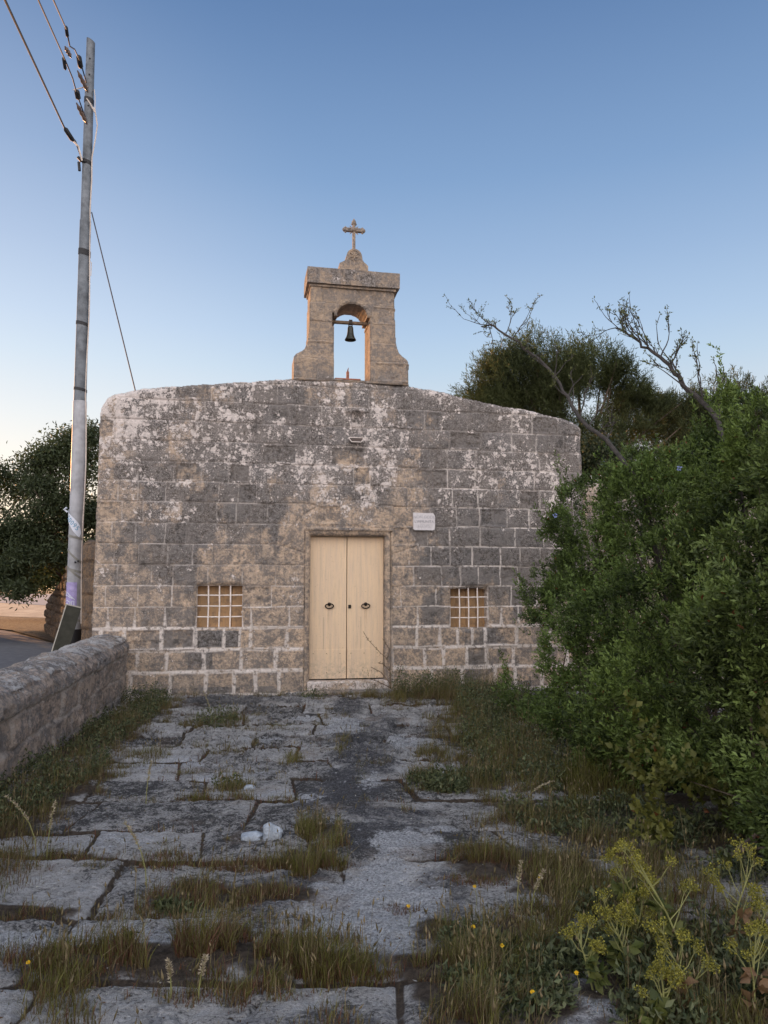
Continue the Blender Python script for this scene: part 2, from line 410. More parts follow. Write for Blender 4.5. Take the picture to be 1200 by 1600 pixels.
def patch(arr, x, y, rx, ry, v, rag=1.5):
    q = np.sqrt(((X-x)/rx)**2 + ((Y-y)/ry)**2) + rag*(fbm(X*5, Y*5, int(abs(x*10+y*17)), 5) - .5)
    np.maximum(arr, v*(1-ss(.55, 1.25, q)), out=arr)
for a in [(-.05, 3.98, .34, .60, 1), (.06, 4.75, .2, .3, .9), (-.22, 3.35, .32, .25, .85), (-1.45, 3.42, .42, .22, 1), (-1.0, 3.45, .3, .2, .5),
          (-1.3, 7.9, .3, .25, .5), (-.95, 9.2, .3, .18, 1), (-.45, 8.7, .25, .5, .8), (-1.9, 6.9, .35, .3, .7), (-1.25, 6.35, .3, .25, .7), (.5, 6.6, .2, .25, .9), (.2, 7.8, .3, .35, .7),
          (.35, 5.0, .15, .12, .9), (-.7, 5.8, .3, .2, .5), (.72, 2.95, .16, .35, .7), (-1.6, 4.85, .4, .2, .4), (.9, 8.6, .25, .3, .7), (-.1, 6.3, .12, .3, .6)]: patch(pale, *a)
for a in [(-.28, 5.9, .36, .5, 1), (.05, 5.05, .34, .55, .95), (-.2, 6.9, .26, .8, 1), (-.32, 8.3, .22, 1.1, .95), (-.42, 10.0, .25, .9, .85), (-.05, 4.75, .3, .4, .8), (-.55, 4.1, .3, .28, .85), (-.05, 8.6, .25, 1.2, .65), (-1.9, 10.7, 1.2, .5, .7), (.3, 3.9, .12, .5, .7), (.7, 2.8, .2, .6, .6), (-.35, 2.6, .5, .35, .7)]: patch(dk, *a)
smooth_ = np.clip(np.maximum(ss(.15, .6, dk), ss(.25, .7, pale)*(np.abs(X) < .6)), 0, 1)      # old cement smeared over the joints
beds = np.zeros(X.shape)
for a in [(-.75, 3.27, .85, .17, 1), (-.95, 4.02, .34, .26, 1), (-.6, 4.03, .34, .16, 1), (-.42, 4.45, .25, .16, 1), (-.36, 4.95, .16, .2, .9), (-1.85, 4.52, .5, .08, 1), (-1.75, 3.76, .4, .07, 1),
          (.42, 3.2, .36, .55, 1), (.6, 4.4, .36, .24, 1), (.95, 4.3, .35, .4, 1), (1.1, 3.4, .5, .7, 1), (1.3, 5.3, .7, .7, .9), (.65, 6.2, .4, .35, .9), (1.2, 7.6, .6, 1.2, .9), (1.3, 9.6, .7, 1.3, .9), (-2.95, 8.5, .4, 2.3, 1), (-2.5, 5.6, .35, 1.5, 1), (.7, 11.1, .8, .3, 1)]: patch(beds, *a)
jw = .009 + .020*fbm(X*2.2, Y*2.2, 31)**1.5 + .004*rough
joint = (1 - ss(jw*.45, jw*1.5, dj))*(1-.95*smooth_)
crack = 1 - ss(.0, .012, np.abs(fbm(X*1.1+5, Y*1.5, 77, 5) - .5))
crack *= ss(.5, .62, fbm(X*.6, Y*.6, 5, 2))
Z = (tz-.5)*.03 + ((tx-.5)*.03*(X-np.round(X)) + (ty-.5)*.03)*.6
Z = Z + .045*(fbm(X*1.6, Y*1.6, 41, 5) - .5) + .030*(fbm(X*9, Y*9, 51, 5, .6) - .5)*(1+rough*1.5)
rid = np.abs(fbm(X*5.5, Y*8, 61, 5, .6) - .5); rid2 = np.abs(fbm(X*13, Y*15, 67, 4, .6) - .5)
pits = np.clip((1-ss(.0, .055, rid))*(.25+.75*rough) + .7*(1-ss(0, .04, rid2))*(.45+.4*rough), 0, 1)*ss(.3, .55, fbm(X*1.4, Y*1.4, 63, 2)+.12)
Z = Z - (.016+.030*rough)*pits
Z = Z - .020*joint - .02*crack*(1-joint) - .022*(1-ss(0, .07, dj))*(1-smooth_)*(1-joint)*.6
Z = Z + .009*(fbm(X*28, Y*28, 71, 2) - .5)
soil = np.clip(np.maximum(np.maximum(joint, beds*.75), fade*ss(.35, .6, fbm(X*1.6, Y*1.6, 91))), 0, 1)
Z = Z*(1-.6*fade) - .01*fade
Z = Z + .012*dk - .004*pale

def paving_mat():
    m, t, p, o = newmat('worn_paving_limestone'); g = G(t); w = g.warp(.06, 8)
    pl = g.attr('pale'); dk = g.attr('dk'); so = g.attr('soil'); tn = g.attr('tn')
    n1 = g.noise(3, 6, .62, w); n2 = g.noise(19, 7, .72, w); n3 = g.noise(70, 4, .7); n4 = g.noise(160, 3, .7)
    v = g.m('ADD', g.m('ADD', g.m('MULTIPLY', n1, .8), g.m('MULTIPLY', n2, 1.25)), g.m('MULTIPLY', n3, .95))
    v = g.m('SUBTRACT', v, .28)  # mean 1.22
    v = g.m('ADD', v, g.m('MULTIPLY', g.m('SUBTRACT', tn, .5), .28))
    v = g.m('ADD', v, g.m('MULTIPLY', g.m('SUBTRACT', g.noise(.9, 4, .6), .5), .6))
    v = g.m('ADD', v, g.m('MULTIPLY', pl, .22))
    c = g.mix(g.step(v, 1.0, 1.30), (.085, .083, .083), (.58, .56, .54))
    c = g.mix(g.step(v, 1.28, 1.48), c, (.78, .77, .77))
    c = g.mix(g.step(g.m('ADD', g.m('MULTIPLY', dk, .8), g.m('MULTIPLY', g.m('SUBTRACT', n2, .5), 3.4)), .1, .95), c, g.mix(g.step(n3, .38, .64), (.06, .06, .068), (.19, .19, .205)))
    c = g.mix(g.m('MULTIPLY', g.step(g.m('ADD', pl, g.m('MULTIPLY', g.m('SUBTRACT', n2, .5), 3.2)), .3, .6), .92), c, g.mix(g.step(n3, .40, .58), (.40, .41, .43), (.82, .83, .86)))
    c = g.mix(g.m('MULTIPLY', g.step(g.noise(240, 2, .7), .35, .65), .3), c, (.05, .05, .05))
    c = g.mix(g.m('MULTIPLY', g.step(g.noise(1.7, 4, .6), .56, .7), .35), c, (.27, .19, .13))       # rusty lichen tone
    c = g.mix(g.m('MULTIPLY', g.attr('pits'), .72), c, (.045, .044, .045))
    pit = g.step(g.vor(42, g.warp(.03, 25)), .17, .07)
    pit = g.m('MULTIPLY', pit, g.step(g.noise(6, 4, .6), .47, .6))
    c = g.mix(g.m('MULTIPLY', pit, .85), c, (.045, .045, .05))
    c = g.mix(g.m('MULTIPLY', g.step(n4, .62, .7), .5), c, (.55, .55, .55))
    sc = g.mix(g.step(g.noise(30, 5, .7), .35, .65), (.055, .042, .032), (.13, .10, .075))
    c = g.mix(g.step(so, .3, .75), c, sc)
    t.links.new(c, p.inputs['Base Color']); p.inputs['Roughness'].default_value = .88; p.inputs['Specular IOR Level'].default_value = .25
    h = g.m('ADD', g.m('ADD', g.m('MULTIPLY', n2, .7), g.m('MULTIPLY', n3, .6)), g.m('MULTIPLY', n4, .3)); h = g.m('SUBTRACT', h, g.m('MULTIPLY', pit, .5))
    t.links.new(g.bump(h, .075), p.inputs['Normal']); return m
tag(grid_sheet('paving', xs, ys, Z, paving_mat(), dict(pale=pale, dk=dk, soil=soil, tn=tone, pits=pits)), kind='structure')
def ground_h(x, y):        # height of the paving under a point
    i = np.clip(np.searchsorted(ys, y), 0, len(ys)-1); j = np.clip(np.searchsorted(xs, x), 0, len(xs)-1)
    return Z[i, j]

def earth_mat(name, a, b, sc=2.0, peb=None):
    m, t, p, o = newmat(name); g = G(t)
    c = g.mix(g.step(g.noise(sc, 7, .7), .35, .65), a, b)
    c = g.mix(g.m('MULTIPLY', g.step(g.noise(sc*14, 5, .7), .45, .7), .5), c, tuple(x*.5 for x in a))
    if peb: c = g.mix(g.step(g.vor(sc*10, g.warp(.1, 3)), .25, .12), c, peb)
    t.links.new(c, p.inputs['Base Color']); p.inputs['Roughness'].default_value = .95; p.inputs['Specular IOR Level'].default_value = .2
    t.links.new(g.bump(g.noise(sc*12, 6, .7), .03), p.inputs['Normal']); return m
def sheet(name, poly, z, mat):
    b = MB(); b.add([(x, y, z) for x, y in poly], [tuple(range(len(poly)))]); return tag(b.build(name, mat), kind='structure')
sheet('ground', [(-900, -60), (900, -60), (900, 1500), (-900, 1500)], -.07, earth_mat('dry_earth', (.13, .10, .07), (.21, .165, .115), .8))
# the lane beyond the low wall
road = [(-5.0, -20), (-5.0, 9), (-5.75, 12.5), (-7.2, 18), (-9.6, 22.5), (-14.4, 29.5), (-17.6, 33.0), (-40, 39), (-60, 20), (-40, -20)]
sheet('road', road, -.028, earth_mat('asphalt', (.15, .152, .168), (.20, .20, .21), 5))
sheet('verge', [(-5.0, 9.05), (-4.2, 9.05), (-4.2, 14.5), (-12.0, 28.0), (-17.0, 41), (-29, 50), (-38, 46), (-36, 38.7), (-17.6, 33.2), (-14.2, 29.6), (-9.5, 22.6), (-7.1, 18), (-5.65, 12.5)], -.02,
      earth_mat('leaf_litter', (.09, .06, .04), (.26, .19, .12), 7, (.3, .25, .2)))
sheet('lane', [(-29, 50.2), (-17.1, 41.2), (-22, 62), (-60, 110), (-90, 90), (-38, 46.2)], -.012, earth_mat('pale_concrete', (.26, .21, .16), (.52, .42, .32), .5))
sheet('far_road', [(-60.5, 111), (-22, 62.5), (-60, 300), (-260, 300)], -.006, earth_mat('far_asphalt', (.22, .23, .25), (.28, .29, .31), 1.2))

# ================================================================ THE CHAPEL
TH = R(10.5); ORG = Vector((-.537, 11.519, 0))
UV = Vector((math.cos(TH), math.sin(TH), 0)); WV = Vector((-math.sin(TH), math.cos(TH), 0))
def FW(u, w, z): return ORG + UV*u + WV*w + Vector((0, 0, z))

def layout(U, Z, zl, seed, wmin, wmax, wob=.012, forced=()):
    rg = np.random.RandomState(seed)
    Uw = U + wob*2*(fbm(U*4, Z*4, seed) - .5); Zw = Z + wob*2.4*(fbm(U*2.5, Z*2.5, seed+5) - .5)
    zl = np.array(zl); row = np.clip(np.searchsorted(zl, Zw)-1, 0, len(zl)-2)
    dh = np.minimum(Zw-zl[row], zl[row+1]-Zw); dv = np.full(U.shape, 9.); bid = np.zeros(U.shape)
    for r in range(len(zl)-1):
        j = [U.min()-.3*rg.rand()-.05]
        while j[-1] < U.max()+.1: j.append(j[-1] + wmin + rg.rand()**1.3*(wmax-wmin))
        for (fz0, fz1, fu) in forced:
            if zl[r] < fz1-.05 and zl[r+1] > fz0+.05: j = [q for q in j if abs(q-fu) > .13] + [fu]
        j = np.array(sorted(j)); s = row == r; x = Uw[s]
        c = np.clip(np.searchsorted(j, x)-1, 0, len(j)-2)
        dv[s] = np.minimum(x-j[c], j[c+1]-x); bid[s] = c + 50*r
    return dh, dv, bid

def relief(name, u0, u1, z0, z1, res, keep, surf, depth, mat, parent, back=False, rnd=.02):
    us = np.arange(u0, u1+res*.5, res); zs = np.arange(z0, z1+res*.5, res); nu, nz = len(us), len(zs)
    U, Z = np.meshgrid(us, zs)
    Uc, Zc = np.meshgrid((us[1:]+us[:-1])/2, (zs[1:]+zs[:-1])/2)
    K = keep(Uc, Zc); P = np.pad(K, 1)
    # distance of each vertex from the nearest edge of the stone
    IN = P[:-1, :-1] & P[1:, :-1] & P[:-1, 1:] & P[1:, 1:]
    D = IN.astype(float); cur = IN.copy()
    for k in range(6):
        q = np.pad(cur, 1); cur = q[1:-1, 1:-1] & q[:-2, 1:-1] & q[2:, 1:-1] & q[1:-1, :-2] & q[1:-1, 2:]
        D += cur
    D *= res
    w, attrs = surf(U, Z, D)
    w = w + rnd*(1-np.clip(D/(rnd*1.6), 0, 1))**2
    V0 = np.stack([U.ravel(), w.ravel(), Z.ravel()], 1); V1 = V0.copy(); V1[:, 1] = depth
    V = np.concatenate([V0, V1]); N = nu*nz
    r, c = np.nonzero(K); a = r*nu+c
    Fs = [np.stack([a, a+1, a+nu+1, a+nu], 1)]
    if back: Fs.append(np.stack([a, a+nu, a+nu+1, a+1], 1) + N)
    L = ~P[1:-1, :-2] & K; Rr = ~P[1:-1, 2:] & K; B = ~P[:-2, 1:-1] & K; T = ~P[2:, 1:-1] & K
    def side(m, o1, o2):
        r, c = np.nonzero(m); a = r*nu+c; return np.stack([a+o1, a+o2, a+o2+N, a+o1+N], 1)
    Fs += [side(L, nu, 0), side(Rr, 1, nu+1), side(B, 0, 1), side(T, nu+1, nu)]
    F = np.concatenate([f for f in Fs if len(f)])
    used = np.zeros(2*N, bool); used[F.ravel()] = True; remap = np.cumsum(used)-1
    at = {k: np.concatenate([v.ravel(), v.ravel()*0 + {'tn': .1, 'dk': -.5, 'pl': -1.0, 'mo': 0.}[k]])[used] for k, v in attrs.items()}   # reveal stone coloured paler, to add sun glow inside the bell arch
    o = npobj(name, V[used], remap[F], mat, parent, at)
    me = o.data; nf = len(Fs[0]); sm = np.zeros(len(me.polygons), bool); sm[:nf] = True
    me.polygons.foreach_set('use_smooth', sm)
    return o

chapel = empty('chapel', ORG, TH, 'small weathered limestone chapel with lichen-blotched front, cream double door and bellcote', 'chapel')
DU0, DU1, DZ = -.565, .565, 2.31
WL = (-2.19, -1.55, .965, 1.56); WR = (1.59, 2.18, .93, 1.525)
prof_u = [-3.62, -3.60, -3.52, -3.43, -3.30, -3.15, -2.4, -1.6, -.85, 0, .95, 1.5, 2.19, 2.9, 3.54, 3.72, 3.80]
prof_z = [4.02, 4.13, 4.27, 4.33, 4.36, 4.41, 4.51, 4.60, 4.69, 4.70, 4.67, 4.59, 4.45, 4.36, 4.24, 4.165, 4.10]
def in_rect(U, Z, q): return (U > q[0]) & (U < q[1]) & (Z > q[2]) & (Z < q[3])
def keep_wall(U, Z):
    top = np.interp(U, prof_u, prof_z) + .012*(fbm(U*6, U*0, 3)-.5)*2
    lim = .012*(fbm(Z*5, Z*0+3, 8)-.5)*2
    k = (Z < top) & (U > -3.62+lim + .012*(Z*0) - .0*Z) & (U < 3.79+lim)
    e = .008*(fbm(U*11, Z*11, 30)-.5)*2
    for q in (WL, WR): k &= ~((U > q[0]+e) & (U < q[1]+e) & (Z > q[2]+e) & (Z < q[3]+e))
    return k & ~((U > DU0) & (U < DU1) & (Z < DZ))
ZL = [-.4, 0.0, .34, .645, .955, 1.255, 1.56, 1.865, 2.165, 2.47, 2.775, 3.07, 3.37, 3.675, 3.975, 4.28, 4.58, 4.9]
def stone_surface(U, Z, D, dh, dv, bid, relief_amt, seed, mortar_fn, macro):
    dj = np.minimum(dh, dv); tn = _h(bid, bid*0+1, seed); er = _h(bid, bid*0+2, seed+1); off = _h(bid, bid*0+3, seed+2)
    w = (off-.5)*.022*relief_amt + .028*(fbm(U*3, Z*3, seed, 4)-.5) + .008*(fbm(U*22, Z*22, seed+3, 3)-.5)
    pit = ss(.8, .9, er) * ss(.015, .05, dj)                # a few blocks are deeply honeycombed
    w = w + pit*(.016 + .028*(fbm(U*26, Z*20, seed+7, 3)-.42))
    return dj, tn, er, w, pit
def surf_wall(U, Z, D):
    forced = [(0, 2.4, -.63), (0, 2.4, .66), (.95, 1.5, WL[0]), (.95, 1.5, WL[1]), (.95, 1.5, WR[0]), (.95, 1.5, WR[1]), (.64, .9, -2.2), (.64, .9, -1.58), (.64, .9, 1.92)]
    dh, dv, bid = layout(U, Z, ZL, 21, .27, .58, forced=forced)
    dj, tn, er, w, pit = stone_surface(U, Z, D, dh, dv, bid, 1, 5, None, None)
    # relieving arch round the door head
    cx, cz, RR = .04, 1.725, 1.13
    ra = np.hypot(U-cx, Z-cz); inside = (ra < RR) & (Z > 1.95)
    ang = np.arctan2(Z-cz, U-cx); darc = np.abs(ra-RR); dr = np.full(U.shape, 9.)
    for s, (x0, z0, x1, z1) in enumerate([(.63, 2.39, .88, 2.62), (.62, 2.02, 1.08, 2.17), (-.58, 2.39, -.80, 2.62), (-.58, 2.02, -1.0, 2.16), (.26, 2.42, .33, 2.83), (-.2, 2.42, -.27, 2.83)]):
        dx, dz = x1-x0, z1-z0; tt = np.clip(((U-x0)*dx+(Z-z0)*dz)/(dx*dx+dz*dz), 0, 1)
        dr = np.minimum(dr, np.hypot(U-x0-tt*dx, Z-z0-tt*dz))
    arc_on = (Z > 2.1)
    dj = np.where(inside, np.where(arc_on, np.minimum(darc, dr), np.minimum(dr, 9.)), np.where(arc_on, np.minimum(dj, darc), dj))
    dj = np.where(arc_on & (darc < .02), darc, dj)
    inb = inside | (np.abs(U-.02) < .66) & (Z < 2.47)
    tn = np.where(inside, .25, tn)
    wob = .55 + .9*fbm(U*3, Z*3, 44)
    jw = .0075*wob + .019*ss(1.25, .8, Z)*wob**1.5 + .003*ss(.6, 1.5, U)
    jm = 1-ss(jw*.6, jw*1.35, dj)
    low = ss(2.0, .9, Z + .5*(fbm(U*1.2, Z*1.2, 90)-.5))
    right = ss(.6, 1.5, U)
    mo = jm*np.clip(.55 + .55*np.maximum(low, right*.9*ss(4.2, 3.0, Z)) - .8*inb, 0, 1)
    mo = mo*(1-.8*ss(.4, .6, fbm(U*1.7, Z*1.7, 66))*ss(1.2, 2.2, Z))
    groove = (1-ss(0, .016, dj))
    w = w + groove*.010*(1-low*1.25) + (1-ss(0, .05, dj))*.004
    # frame round the door: flat band with a raised fillet
    fr = np.maximum(np.abs(U)-.565, Z-2.31)
    band = (fr > 0) & (fr < .075) & (Z < 2.385); w = np.where(band, -.022 + .003*(fbm(U*9, Z*9, 2)-.5), w)
    line = (fr >= .075) & (fr < .088) & (Z < 2.40); w = np.where(line, .018, w)
    sill = (np.abs(U-.02) < .655) & (Z > 2.385) & (Z < 2.425); w = np.where(sill, -.045, w)
    jm = np.where(band | sill, 0, jm); mo = np.where(band | sill | line, 0, mo)
    tn = np.where(band | sill, .15, tn)
    # the small blocked niche above the door, with a broken ledge over it
    nich = in_rect(U, Z, (.055, .215, 3.88, 4.22)); w = np.where(nich, w+.055, w)
    led = in_rect(U, Z, (-.06, .27, 4.20, 4.30)); w = np.where(led, w-.03*ss(4.32, 4.22, Z), w)
    w = w + .03*(in_rect(U, Z, (.03, .25, 3.60, 3.70)))*ss(3.7, 3.62, Z)
    # hollow, broken sill stones under the windows
    w = w + .02*ss(.06, .0, np.abs(Z-.93))*((U > -2.1) & (U < -1.6))
    # macro weathering
    nA = fbm(U*.9, Z*.9, 101, 4); nB = fbm(U*2.6, Z*2.6, 111, 4)
    dk = .40 + .30*ss(.9, 1.8, Z + 1.4*(nA-.5)) + .45*(nA-.5) + .75*(nB-.5) + .20*(tn-.5)
    dk += .16*ss(.7, 1.6, U)*ss(.7, 1.3, Z) + .10*ss(3.2, 4.3, Z)
    dk -= .55*ss(-3.0, -3.45, U + .6*(nB-.5)) + .30*ss(3.2, 3.75, U+.4*(nB-.5))*ss(3.2, 4.2, Z)
    dk -= .34*ss(1.5, .7, np.hypot((U-.05)*1.0, (Z-1.7)*.85) + 1.1*(nB-.5))
    dk -= .25*ss(.95, .6, np.abs(U+.62) + .2*nB)*ss(3.9, 4.3, Z) + .28*ss(.25, .12, np.abs(U-.55))*ss(3.7, 4.1, Z)
    dk += .5*in_rect(U, Z, (-2.25, -1.55, .68, .92)) + .35*in_rect(U, Z, (1.75, 2.3, .62, .92)) + .35*in_rect(U, Z, (-2.3, -1.95, .36, .62))
    dk -= .3*in_rect(U, Z, (-1.55, -.64, .0, 1.2)) + .15*in_rect(U, Z, (.64, 1.8, .0, .93)) + .1*in_rect(U, Z, (-3.6, -1.6, 0, .65))
    dk -= .25*in_rect(U, Z, (-2.2, -1.5, 1.57, 2.1))*ss(.3, .6, nB+.1)
    dk = np.where(band | sill, .05 + .35*(nB-.4) + .45*sill*ss(-.35, .0, U)*ss(.45, .1, U), dk)
    dk += .4*((Z < .12) & (Z > -.5))*nB
    pl = -.02 + .85*(fbm(U*1.5+9, Z*1.5, 131, 4)-.5) + .24*ss(1.9, 3.2, Z) - .16*ss(1.7, .9, Z)
    pl += .30*ss(.75, .3, np.abs(U-.05))*ss(2.35, 2.7, Z) + .16*ss(-1.6, -3.0, U)*ss(3.0, 4.1, Z) + .15*ss(-2.9, -3.5, U)
    pl += .18*ss(.16, .0, np.interp(U, prof_u, prof_z)-Z) - .02*ss(1.2, 2.2, U)
    pl = np.where(band, -.6, pl); pl = np.where(in_rect(U, Z, (DU0-.12, DU1+.12, 0, 2.0)), pl-.3, pl)
    pl = pl - .5*(pit > .5)
    return w, dict(tn=np.clip(tn, 0, 1), dk=dk, pl=pl, mo=mo)
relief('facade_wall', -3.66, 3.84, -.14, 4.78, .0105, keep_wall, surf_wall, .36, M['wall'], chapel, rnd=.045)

# the bellcote
def tower_half(Z, side):      # outline of the bellcote: u at height z on each side
    z = [4.55, 4.66, 4.70, 5.0, 5.04, 5.08, 5.11, 5.14, 5.18, 5.25, 5.34, 5.5, 6.18]
    l = [-.835, -.835, -.845, -.845, -.835, -.81, -.76, -.71, -.675, -.645, -.628, -.615, -.605]
    r = [.955, .955, .94, .94, .93, .905, .86, .82, .785, .755, .738, .725, .715]
    return np.interp(Z, z, l if side < 0 else r)
def keep_tower(U, Z):
    e = .010*(fbm(Z*7, Z*0+2, 4)-.5)
    k = (U > tower_half(Z, -1)+e) & (U < tower_half(Z, 1)-e) & (Z < 6.18)
    e2 = .012*(fbm(U*9, Z*9, 14)-.5)
    op = (U > -.235+e2) & (U < .325+e2) & (Z > 4.715 + .02*(fbm(U*6, U*0, 7)-.5)) & (Z < 5.72)
    arch = (Z >= 5.72) & (np.hypot(U-.045, (Z-5.72)*1.12) < .235+e2*1.5)
    sh = (Z > 5.55) & (Z < 5.76+e2) & (U < -.235+e2) & (U > -.262+e2)
    return k & ~op & ~arch & ~sh
def surf_tower(U, Z, D):
    forced = [(4.7, 6.2, .62), ]
    dh, dv, bid = layout(U, Z, [4.2, 4.70, 5.02, 5.31, 5.60, 5.90, 6.3], 33, .5, .9)
    dj, tn, er, w, pit = stone_surface(U, Z, D, dh, dv, bid, 1, 15, None, None)
    w = w*.8
    g = 1-ss(0, .012, dj); w = w + g*.009
    arch_line = np.abs(np.hypot(U-.045, Z-5.66) - .40) < .008
    nB = fbm(U*2.8, Z*2.8, 211, 4)
    dk = .16 + .8*(nB-.5) + .2*(tn-.5) + .2*ss(4.95, 4.7, Z) + .35*ss(.13, .0, U-tower_half(Z, -1))*ss(5.25, 5.0, Z)
    pl = -.42 + .7*(fbm(U*2, Z*2, 231)-.5) + .25*ss(4.9, 4.7, Z) + .3*ss(.12, .0, U-tower_half(Z, -1))*ss(5.25, 5.0, Z)
    return w, dict(tn=.25+.5*tn, dk=dk, pl=pl, mo=(1-ss(0, .006, dj))*.25)
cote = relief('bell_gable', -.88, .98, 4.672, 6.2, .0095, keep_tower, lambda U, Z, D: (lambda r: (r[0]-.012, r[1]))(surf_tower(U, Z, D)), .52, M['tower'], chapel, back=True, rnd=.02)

def lithic(mb, name, parent, sub=.03, amt=.008, dk=.1, pl=-.2, seed=1, mat='tower'):
    """a solid of dressed stone: cut finely, roughened, with weathering attributes"""
    o = mb.build(name, M[mat], parent)
    import bmesh
    bm = bmesh.new(); bm.from_mesh(o.data)
    for it in range(7):
        es = [e for e in bm.edges if e.calc_length() > sub*1.6]
        if not es: break
        bmesh.ops.subdivide_edges(bm, edges=es, cuts=1, use_grid_fill=True)
    bmesh.ops.triangulate(bm, faces=[f for f in bm.faces if len(f.verts) > 4])
    bm.to_mesh(o.data); bm.free(); me = o.data
    n = len(me.vertices); co = np.empty(n*3, np.float32); me.vertices.foreach_get('co', co); co = co.reshape(-1, 3)
    no = np.empty(n*3, np.float32); me.vertex_normals.foreach_get('vector', no); no = no.reshape(-1, 3)
    q = (fbm(co[:, 0]*9+co[:, 1]*5, co[:, 2]*9+co[:, 1]*7, seed, 4)-.5)*2*amt
    co = co + no*q[:, None]; me.vertices.foreach_set('co', co.ravel())
    nB = fbm(co[:, 0]*4+co[:, 1]*3, co[:, 2]*4, seed+9, 4)
    for k, v in (('tn', np.full(n, .35)), ('dk', dk+.8*(nB-.5)), ('pl', pl+.8*(nB-.5)), ('mo', np.zeros(n))):
        a = me.attributes.new(k, 'FLOAT', 'POINT'); a.data.foreach_set('value', v.astype(np.float32))
    me.update(); return o
b = MB(); b.prism([(-.66, 6.19), (-.115, 6.185), (-.115, 6.435), (-.66, 6.44)], -.075, .60)
b.prism([(-.108, 6.187), (.262, 6.187), (.262, 6.437), (-.108, 6.44)], -.073, .60); b.prism([(.268, 6.185), (.785, 6.19), (.785, 6.43), (.268, 6.435)], -.075, .60)
cor = lithic(b, 'cornice', cote, dk=.48, pl=-.02, seed=4)
b = MB(); b.box(-.62, .73, -.035, .55, 6.15, 6.184); lithic(b, 'cornice_moulding', cote, dk=.15, seed=6)
pts = [(-.155, 6.445), (.295, 6.445), (.295, 6.545), (.27, 6.575), (.235, 6.60), (.205, 6.64), (.198, 6.70)]
for k in range(1, 12): a = math.pi*k/12; pts.append((.075+.118*math.cos(a), 6.70+.112*math.sin(a)))
pts += [(-.048, 6.70), (-.052, 6.64), (-.075, 6.61), (-.115, 6.585), (-.155, 6.565)]
b = MB(); b.prism([(x, z) for x, z in pts], .0, .30); ped = lithic(b, 'finial_block', cote, sub=.04, amt=.004, dk=.2, seed=8)
b = MB()                                # carved star in a ring
for k in range(6):
    a = math.pi/6 + k*math.pi/3
    p0 = Vector((.075, -.012, 6.70)); d = Vector((math.cos(a), 0, math.sin(a))); s = Vector((-math.sin(a), 0, math.cos(a)))
    q = [p0, p0+d*.03+s*.013, p0+d*.075, p0+d*.03-s*.013]
    b.add([v for v in q]+[v+Vector((0, .014, 0)) for v in q], [(0, 3, 2, 1), (0, 1, 5, 4), (1, 2, 6, 5), (2, 3, 7, 6), (3, 0, 4, 7)])
ringp = [(.075+.085*math.cos(a), -.002, 6.70+.085*math.sin(a)) for a in [2*math.pi*k/20 for k in range(21)]]
b.tube(ringp, .007, 6, False); lithic(b, 'carved_star', ped, sub=.5, amt=.0, dk=.0, seed=3)
# stone cross
b = MB(); cx, cy = .085, .13
b.box(cx-.022, cx+.022, cy-.03, cy+.03, 6.79, 7.26, b=.006); b.box(cx-.14, cx+.14, cy-.029, cy+.029, 7.145, 7.205, b=.006)
b.ball((cx, cy, 7.30), .036, 1.35); b.ball((cx, cy, 7.345), .014, 1.6)
b.ball((cx-.026, cy, 7.275), .02); b.ball((cx+.026, cy, 7.275), .02)
for s in (-1, 1):
    b.ball((cx+s*.15, cy, 7.175), .036); b.ball((cx+s*.135, cy, 7.21), .02); b.ball((cx+s*.135, cy, 7.14), .02)
for k in range(4):
    a = math.pi/4+k*math.pi/2
    b.tube([(cx+.03*math.cos(a), cy, 7.175+.03*math.sin(a)), (cx+.095*math.cos(a), cy, 7.175+.095*math.sin(a))], [.011, .006], 5)
b.ball((cx, cy-.02, 7.175), .042)
lithic(b, 'stone_cross', cote, sub=.05, amt=.003, dk=.35, seed=12)
# beam across the opening, iron rod and slab on the sill
b = MB(); b.box(-.26, .35, .16, .22, 5.655, 5.70, b=.008); b.build('bell_beam', M['wood'], cote)
b = MB(); b.box(-.21, .19, .05, .42, 4.722, 4.748, b=.006); b.build('tile_slab', M['rust'], cote)
b = MB(); b.box(-.012, .030, .2, .24, 4.748, 4.90, b=.004); b.tube([(.01, .22, 4.90), (.012, .22, 4.93), (.022, .22, 4.965)], [.012, .009, .003], 6); b.build('rusty_rod', M['rust'], cote)

# nave behind the front
b = MB(); b.box(-3.40, -3.10, .36, 7.5, -.1, 3.95); b.box(3.3, 3.6, .36, 7.5, -.1, 3.95); b.box(-3.1, 3.3, 7.2, 7.5, -.1, 3.95)
lithic(b, 'nave_wall', chapel, sub=.25, amt=.01, dk=.4, pl=0, seed=40, mat='wall')
b = MB(); b.box(-3.42, 3.62, .37, 7.52, 3.955, 4.10); b.build('roof', M['limewash'], chapel)

# door
LW = .012
for s in (-1, 1):
    b = MB(); x0, x1 = (-.56, -.006) if s < 0 else (.005, .56)
    b.box(x0, x1, .13, .17, .19, 2.305, b=.003)
    b.box(x0+.004, x1-.004, .122, .13, .19, .62, b=.002)          # lower rail planted on
    leaf = b.build('door_leaf', M['door'], chapel)
    bt = MB()
    for x in ((x0*.62+x1*.38), ):
        bt.box(x-.0015, x+.0015, .1292, .1305, .62, 1.1)
    bt.build('board_seam', M['wood'], leaf)
    for q in range(3):
        for zz in (.28, .56):
            nb = MB(); nb.ball((x0+.06+q*.2, .121, zz), .006, n=6, m=4); nb.build('door_nail', M['iron'], leaf)
    hx = -.265 if s < 0 else .285
    h = MB(); h.ball((hx, .115, 1.29), .028, n=12, m=8)
    ring = [(hx+.062*math.cos(a), .105-.012*math.sin(a), 1.262+.034*math.sin(a)) for a in [2*math.pi*k/24 for k in range(25)]]
    h.tube(ring, .0085, 8, False); h.build('ring_handle', M['iron'], leaf, smooth=True)
